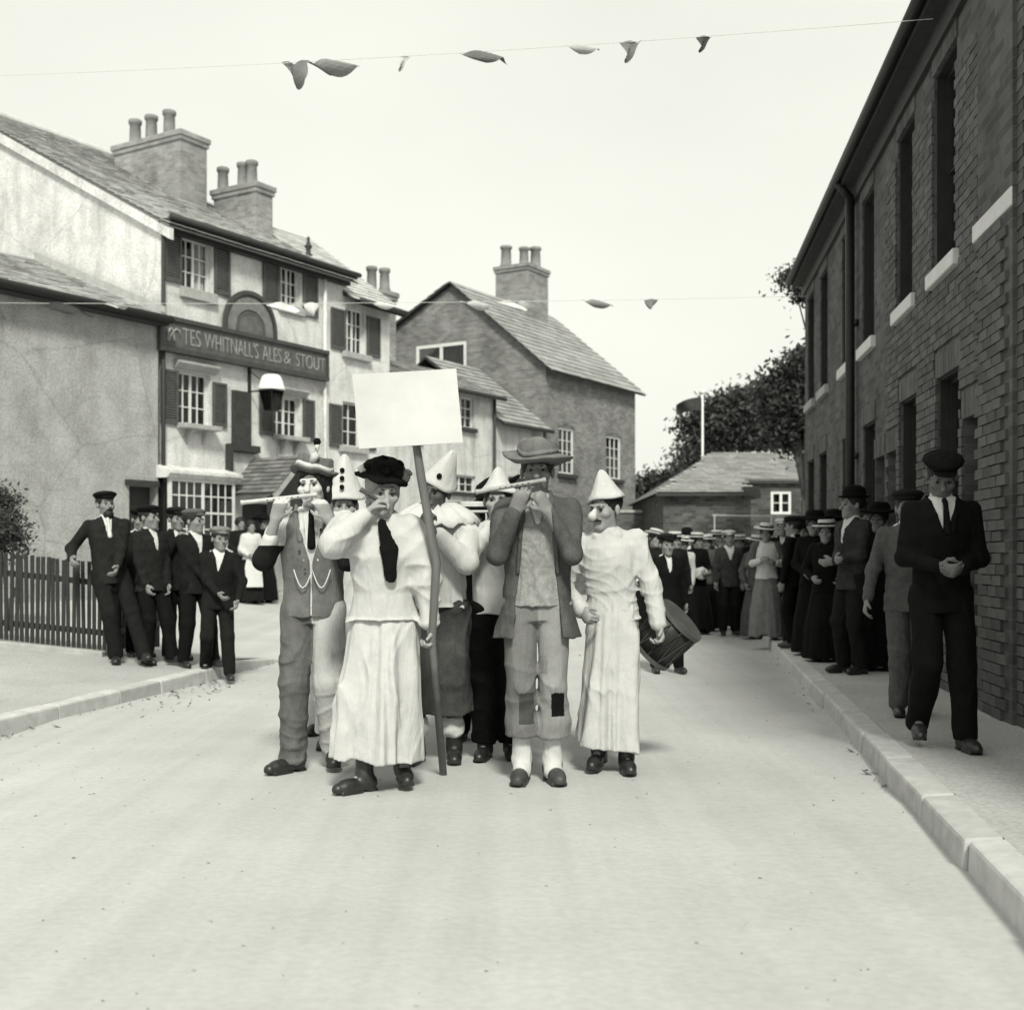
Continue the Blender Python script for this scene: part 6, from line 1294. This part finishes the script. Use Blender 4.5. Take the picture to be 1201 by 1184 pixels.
p.part('white_stockings', q.mesh('white_stockings', WHITE, fold_noise(9, .004, .08))); p.boots(shaft=.0, name='clog', m=mat('worn_clog', .05, .5, .4, 12, .3, 60))
p.hat([(.085, -.02), (.145, -.018), (.178, -.004), (.182, .004), (.16, .008), (.105, .016), (.102, .05), (.096, .085), (.075, .1), (.03, .088), (0, .082)], cloth_mat('slouch_felt', .14, .35), 'slouch_hat', tilt=(.0, .06), at=(0, .012, .062), wob=lambda t, r, z: (r * (1 + .04 * math.sin(3 * t)), z + (.022 * math.sin(2 * t + 2.2) * (r > .11)) + .008 * math.sin(3 * t)), band=[(.107, .018), (.106, .04)], bandm=MIDG)
mo = p.H_((0, -.125, -.062)); flute(p, mo + v3(.05, 0, .015), mo + v3(-.33, -.05, -.055), 'flute of the tall ragged player', .0125)
P6 = p
# P8: pierrot on the right with big nose mask
Y = 6.92
p = Person('pierrot in a white jersey and cone hat with a big false nose', place(722, Y), Y, 0, 1.62, -.05, V1, 99, None, lean=.03, side=-.07, feet=((-.10, .03), (.065, -.02)), hands=((-.21, -.16, .98), (.26, -.06, .87)), poles=((-.6, .6, -.3), (.7, .3, -.3)), head=(-.65, .05, .05), toes=(.3, .1), heel=(.03, 0), skin=SKIN_L, curl=(.8, .85), palms=((.5, .5, 0), (-.8, -.4, 0)), build=.88, straight=True)
p.body(nose=1.0).hair(HAIRD).whiskers('moustache')
q = SDF(.006); q.cap(p.H_((0, -.10, .0)), p.H_((0, -.128, -.032)), .012, .027, .01); p.part('false_nose', q.mesh('false_nose', SKIN_W))
p.coat(CREAMC, 'jersey', g=.022, hem=-.02, flare=.006, sl=(.066, .060, .055), amp=.007, wl=.09, collar=True, cuff=.97)
p.skirt(CREAMC, .10, (.20, .19), 'smock_skirt', 11, .021, hipw=.155, noise=.012, lean=(-.03, .0), hemw=.035).boots(shaft=.26)
p.cone(CREAMC, .165, .090, (-.08, -.2), .012)
hw = p.root.location + Vector(p.hand[1])
dr_ = empty('drum', (hw.x + .055, hw.y + .13, hw.z - .07), 0, 'dark side drum carried low by the pierrot in the jersey', 'drum')
dr_.rotation_euler = Vector((.68, -.30, .67)).to_track_quat('Z', 'Y').to_euler()
M_DRUM = mat('dark_drum_shell', .02, .5, .5, 9, .3, 30); rd, hd = .145, .135
k = MB(); k.lathe([(rd, -hd), (rd, hd)], n=40); k.build('shell', M_DRUM, dr_, smooth=True)
for s_ in (-1, 1):
    k = MB(); k.lathe([(rd + .002, s_ * (hd - .018)), (rd + .012, s_ * (hd - .018)), (rd + .012, s_ * (hd + .006)), (rd - .004, s_ * (hd + .006))], n=40); k.build('hoop', mat('drum_hoop', .07, .5, .3, 9, .1, 40), dr_, smooth=False)
    k = MB(); k.lathe([(0, s_ * (hd + .001)), (rd - .003, s_ * (hd + .001))], n=40); k.build('drum_head', mat('drum_skin', .035, .6, .5, 9, .1, 40), dr_)
k = MB()
for i in range(12):
    a0, a1 = 2 * math.pi * i / 12, 2 * math.pi * (i + .5) / 12
    k.tube((math.cos(a0) * (rd + .006), math.sin(a0) * (rd + .006), hd - .02), (math.cos(a1) * (rd + .006), math.sin(a1) * (rd + .006), -hd + .02), .003, n=5); k.tube((math.cos(a1) * (rd + .006), math.sin(a1) * (rd + .006), -hd + .02), (math.cos(a0 + 2 * math.pi / 12) * (rd + .006), math.sin(a0 + 2 * math.pi / 12) * (rd + .006), hd - .02), .003, n=5)
k.build('cords', mat('drum_cord', .045, .9, .3, 9, 0), dr_)

# ------------------------------------------------------------------ onlookers on the left
def zl(X, Y): return gz(X, Y) + (pave_h(Y) - .006 if X < XL(Y) - .16 and Y < 14.6 else 0)
def man(label, px, Y, z, H, yaw, seed, coat=DARK, trous=BLACK, shirt=LINEN, hat='cap', vox=.013, group=None, opn=.05, whisk=None, tie=None, capm=None, **kw):
    opn = opn * .8
    X = Xat(px, Y); p = Person(label, X, Y, z, H, yaw, vox, seed, group, **kw); p.body().hair()
    p.shirt(shirt, tie=tie); p.coat(coat, open_=[(.30, .0), (.34, opn * .25), (.43, opn * .62), (.54, opn)], hem=-.14, amp=.006); p.trousers(trous).boots()
    if hat == 'cap': p.cap_(capm)
    elif hat == 'bowler': p.bowler()
    elif hat == 'boater': p.boater()
    if whisk: p.whiskers(whisk)
    return p
def woman(label, px, Y, z, H, yaw, seed, blouse=WHITE, skirt=BLACK, hat='boater', vox=.013, group=None, hatm=None, **kw):
    X = Xat(px, Y); p = Person(label, X, Y, z, H, yaw, vox, seed, group, shape='f', **kw); p.body().hair(HAIRD, .0, .014)
    p.coat(blouse, 'blouse' if blouse in (WHITE, CREAMC, LINEN) else 'jacket', g=.02, hem=-.02 if blouse in (WHITE, CREAMC) else -.1, flare=.01, sl=(.07, .056, .042), amp=.006, collar=True); p.skirt(skirt, .03, (.29, .27), pleats=12, amp=.008).boots()
    if hat == 'boater': p.boater((.05, .0))
    elif hat == 'big': p.bighat(hatm or BLACK)
    elif hat == 'white': p.boater((.1, .1), LINEN, .17)
    return p
NAVY = cloth_mat('navy_serge', .014, .4)
Y = 12.0; X = Xat(137, Y)
man('old bearded man in dark jersey and cap leaning back on the fence post', 137, Y, zl(X, Y), 1.76, .45, 101, NAVY, DARK, hips=(-.16, .22), feet=((.0, .05), (.24, -.12)), hands=((-.40, .12, 1.02), (-.02, -.10, .90)), poles=((-.3, .9, -.2), (.5, .6, -.3)), lean=-.12, side=-.05, crouch=.03, head=(.25, .05, 0), whisk='beard', capm=BLACK, tie=LINEN)
Y = 12.35; X = Xat(164, Y)
man('man with a white neckcloth standing behind the old bearded man', 164, Y + .5, zl(X, Y), 1.58, .5, 102, DARK, BLACK, capm=BLACK, head=(.2, .1, 0))
Y = 12.2; X = Xat(182, Y)
man('man in a broad peaked cap leaning towards his neighbour, hands in pockets', 182, Y, zl(X, Y), 1.60, .95, 103, NAVY, BLACK, hips=(-.02, .12), lean=-.04, feet=((-.08, .05), (.1, -.16)), hands=((-.14, -.03, .86), (.14, -.03, .86)), poles=((-.7, .7, 0), (.7, .7, 0)), head=(.2, 0, 0), capm=BLACK)
Y = 12.7; X = Xat(207, Y)
man('man raising one hand to his mouth in the group by the fence', 207, Y, zl(X, Y), 1.60, .5, 104, DARK, BLACK, hands=((-.05, -.2, 1.36), (.22, -.05, .85)), curl=(.8, .5), head=(.2, 0, 0))
Y = 12.1; X = Xat(232, Y)
man('young man in a light grey cap with an open white collar, hands at his belt', 232, Y, zl(X, Y), 1.58, .75, 105, DARK, BLACK, opn=.07, hands=((.02, -.17, .93), (.14, -.03, .86)), poles=((-.6, .6, -.3), (.8, .5, 0)), head=(.45, 0, 0), lean=-.05, hips=(0, .06), feet=((-.12, .1), (.12, -.12)), capm=GREY)
Y = 11.9; X = Xat(262, Y)
man('boy in a tweed cap striding with one hand at his jacket', 262, Y, zl(X, Y), 1.50, .2, 106, DARK, DARK, opn=.075, hands=((-.05, -.16, .98), (.16, -.08, .90)), poles=((-.7, .5, -.2), (.8, .6, 0)), heel=(.10, 0), feet=((-.20, .22), (.07, -.08)), side=.04, head=(.35, 0, 0), capm=MIDG)
for i, (px, Y, H, lab, bl, sk, hat, ht) in enumerate(((282, 22.6, 1.55, 'woman with a white collar at the pub porch, nearest the striding boy', DARK, BLACK, None, None), (294, 22.2, 1.52, 'girl in a white blouse and white apron by the pub porch', WHITE, DARK, None, None), (309, 22.8, 1.62, 'dark clad woman at the pub door beside the girl in white', BLACK, BLACK, 'big', BLACK))):
    X = Xat(px, Y); p = woman(lab, px, Y, gz(X, Y), H, .5, 120 + i, bl, sk, hat, .018, 'women at the pub door', head=(.2, 0, 0), hands=((-.1, -.2, 1.0), (.12, -.2, 1.0)))
    if i == 1: p.apron(WHITE)
    if i == 0: p.shirt(LINEN, 'collar_front', collar=True)
# ------------------------------------------------------------------ onlookers on the right
PZ = .126
def pvY(py): return F * (CH - PZ) / (py - HY)
Y = 6.95
p = man('man in a black suit and cap with clasped hands, nearest on the right pavement', 1108, Y, PZ, 1.69, -.12, 201, BLACK, BLACK, vox=.009, opn=.085, tie=BLACK, hands=((-.075, -.20, 1.06), (.04, -.20, 1.05)), curl=(.7, .7), head=(-.12, .48, .05), feet=((-.12, .14), (.09, -.10)), heel=(.07, 0), skin=mat('cap_shaded_skin', .11, .6, .15, 18, .15, 120, .002, .3), capm=BLACK, palms=((.6, .3, .3), (-.6, .3, .3)))  # the cap's shadow on the face is put into a darker skin tone
Y = 8.35
p = man('youth in a grey tweed jacket half hidden behind the black suited man', 1060, Y, PZ, 1.55, -.1, 202, GREY, GREY, vox=.010, hands=((-.30, -.02, .80), (.2, -.1, .9)), feet=((-.04, .0), (.12, .1)), head=(-.3, 0, 0))
Y = 11.3
p = man('man in a bowler seen in profile on the kerb, arms folded', 1000, Y, PZ, 1.70, -1.15, 203, cloth_mat('brown_coat', .03, .4), DARK, 'bowler' and LINEN, 'bowler', vox=.012, hands=((.02, -.2, 1.08), (.0, -.22, 1.06)), head=(-.25, 0, 0), opn=.07)
p = woman('woman in black beside the profile man, nearest the terrace wall', 1030, 11.6, PZ, 1.56, -.5, 204, BLACK, BLACK, 'big')
p = woman('smiling woman in black under a wide dark hat', 955, 13.4, PZ, 1.55, -.3, 205, BLACK, BLACK, 'big', head=(-.2, 0, 0), hands=((-.1, -.2, 1.0), (.1, -.2, 1.0)))
p = man('man in black with a white collar, back half turned, by the kerb', 931, 14.4, PZ, 1.56, -2.2, 206, BLACK, BLACK, opn=.07)
p = woman('lady in a pale boater, white blouse and long grey skirt at the kerb', 899, 15.9, PZ, 1.50, -.15, 207, WHITE, MIDG, 'white', hands=((-.1, -.2, 1.18), (.12, -.19, 1.14)), head=(-.2, 0, 0))
q = SDF(.014)
for i in (0, 1): q.chain([p.sh[i], p.elb[i]], [.075, .066], .03)
p.part('shawl', q.mesh('shawl', GREY, fold_noise(2, .006)))
p = man('man in a dark suit, white shirt and pale flat cap walking towards the camera', 855, 18.6, 0, 1.60, 0, 208, cloth_mat('dark_grey_suit', .04, .3), DARK, capm=STRAW, opn=.10, vox=.015)
p = woman('woman in a boater and long black skirt with a white bundle', 818, 18.9, 0, 1.56, .5, 209, BLACK, BLACK, 'boater', hands=((-.12, -.22, 1.05), (.1, -.22, 1.05)), vox=.015)
q = SDF(.015); q.ell(p.up(.11, -.10, -.23), (.15, .03, .10), .03); p.part('bundle', q.mesh('bundle', WHITE, fold_noise(5, .01, .1)))
p = woman('woman in a boater and striped sash at the left of the street crowd', 792, 17.6, 0, 1.55, .3, 210, DARK, BLACK, 'boater', vox=.015)
p = man('dark clad boy running behind the side drum', 781, 12.7, 0, 1.44, .2, 211, BLACK, BLACK, feet=((-.14, .0), (.14, -.08)), vox=.013)
p = woman('woman in a tilted straw boater just behind the pierrot in the jersey', 768, 16.5, 0, 1.56, .3, 212, DARK, BLACK, 'boater', vox=.015, head=(.2, 0, .3))
p = man('man in a boater behind the man in the pale flat cap', 841, 20.0, 0, 1.62, 0, 213, GREY, MIDG, hat='boater', vox=.016)
p = woman('child sized girl in a pale jacket behind the suited man', 877, 19.0, 0, 1.30, 0, 214, WHITE, BLACK, 'big', vox=.016)
p = man('man in a white cap at the back of the pavement crowd', 918, 16.6, PZ, 1.60, -.3, 215, BLACK, BLACK, capm=LINEN, vox=.015)
p = woman('woman in black with a feathered hat between the kerb man and the terrace', 978, 13.9, PZ, 1.58, -.4, 216, BLACK, BLACK, 'big', vox=.014)
p = woman('woman in black pressed against the terrace wall at the back', 947, 15.6, PZ, 1.56, -.4, 217, BLACK, BLACK, 'big', vox=.015)
for (px, Y, H, lab, ht, m_, sk, sd_) in ((779, 19.6, 1.52, 'woman in a white sailor hat at the very back left of the street crowd', 'white', DARK, BLACK, 231), (829, 19.8, 1.54, 'woman in grey under a straw boater behind the woman with the white cloth', 'boater', GREY, DARK, 232), (868, 20.4, 1.55, 'woman in a wide straw boater behind the suited man', 'boater', BLACK, BLACK, 233), (888, 18.0, 1.50, 'woman in a pale wide hat behind the lady in the grey skirt', 'white', GREY, GREY, 234), (941, 14.9, 1.5, 'short woman in a black hat behind the half turned man', 'big', BLACK, BLACK, 235), (1017, 12.4, 1.6, 'woman in a tall black hat behind the profile man', 'big', BLACK, BLACK, 236), (801, 18.2, 1.50, 'girl in a white blouse between the striped sash woman and the white cloth woman', 'white', WHITE, DARK, 237), (878, 20.6, 1.50, 'girl in a white blouse and boater just behind the suited man', 'boater', WHITE, GREY, 238), (756, 18.8, 1.55, 'woman in a white blouse and broad pale hat, leftmost of the street crowd', 'white', WHITE, BLACK, 239), (846, 21.5, 1.62, 'tall woman in a pale hat at the very back of the street crowd', 'white', DARK, BLACK, 241), (969, 12.6, 1.45, 'girl in black under a pale boater near the smiling woman', 'boater', BLACK, BLACK, 242)):
    woman(lab, px, Y, 0 if px < 890 else PZ, H, R.uniform(-.4, .3), sd_, m_, sk, ht, .016, hands=((R.uniform(-.3, -.1), R.uniform(-.2, 0), R.uniform(.8, 1.05)), (R.uniform(.1, .28), R.uniform(-.2, 0), R.uniform(.8, 1.05))))
p = man('tall man in a bowler at the back of the street crowd', 806, 20.5, 0, 1.64, .2, 218, BLACK, BLACK, hat='bowler', vox=.016)
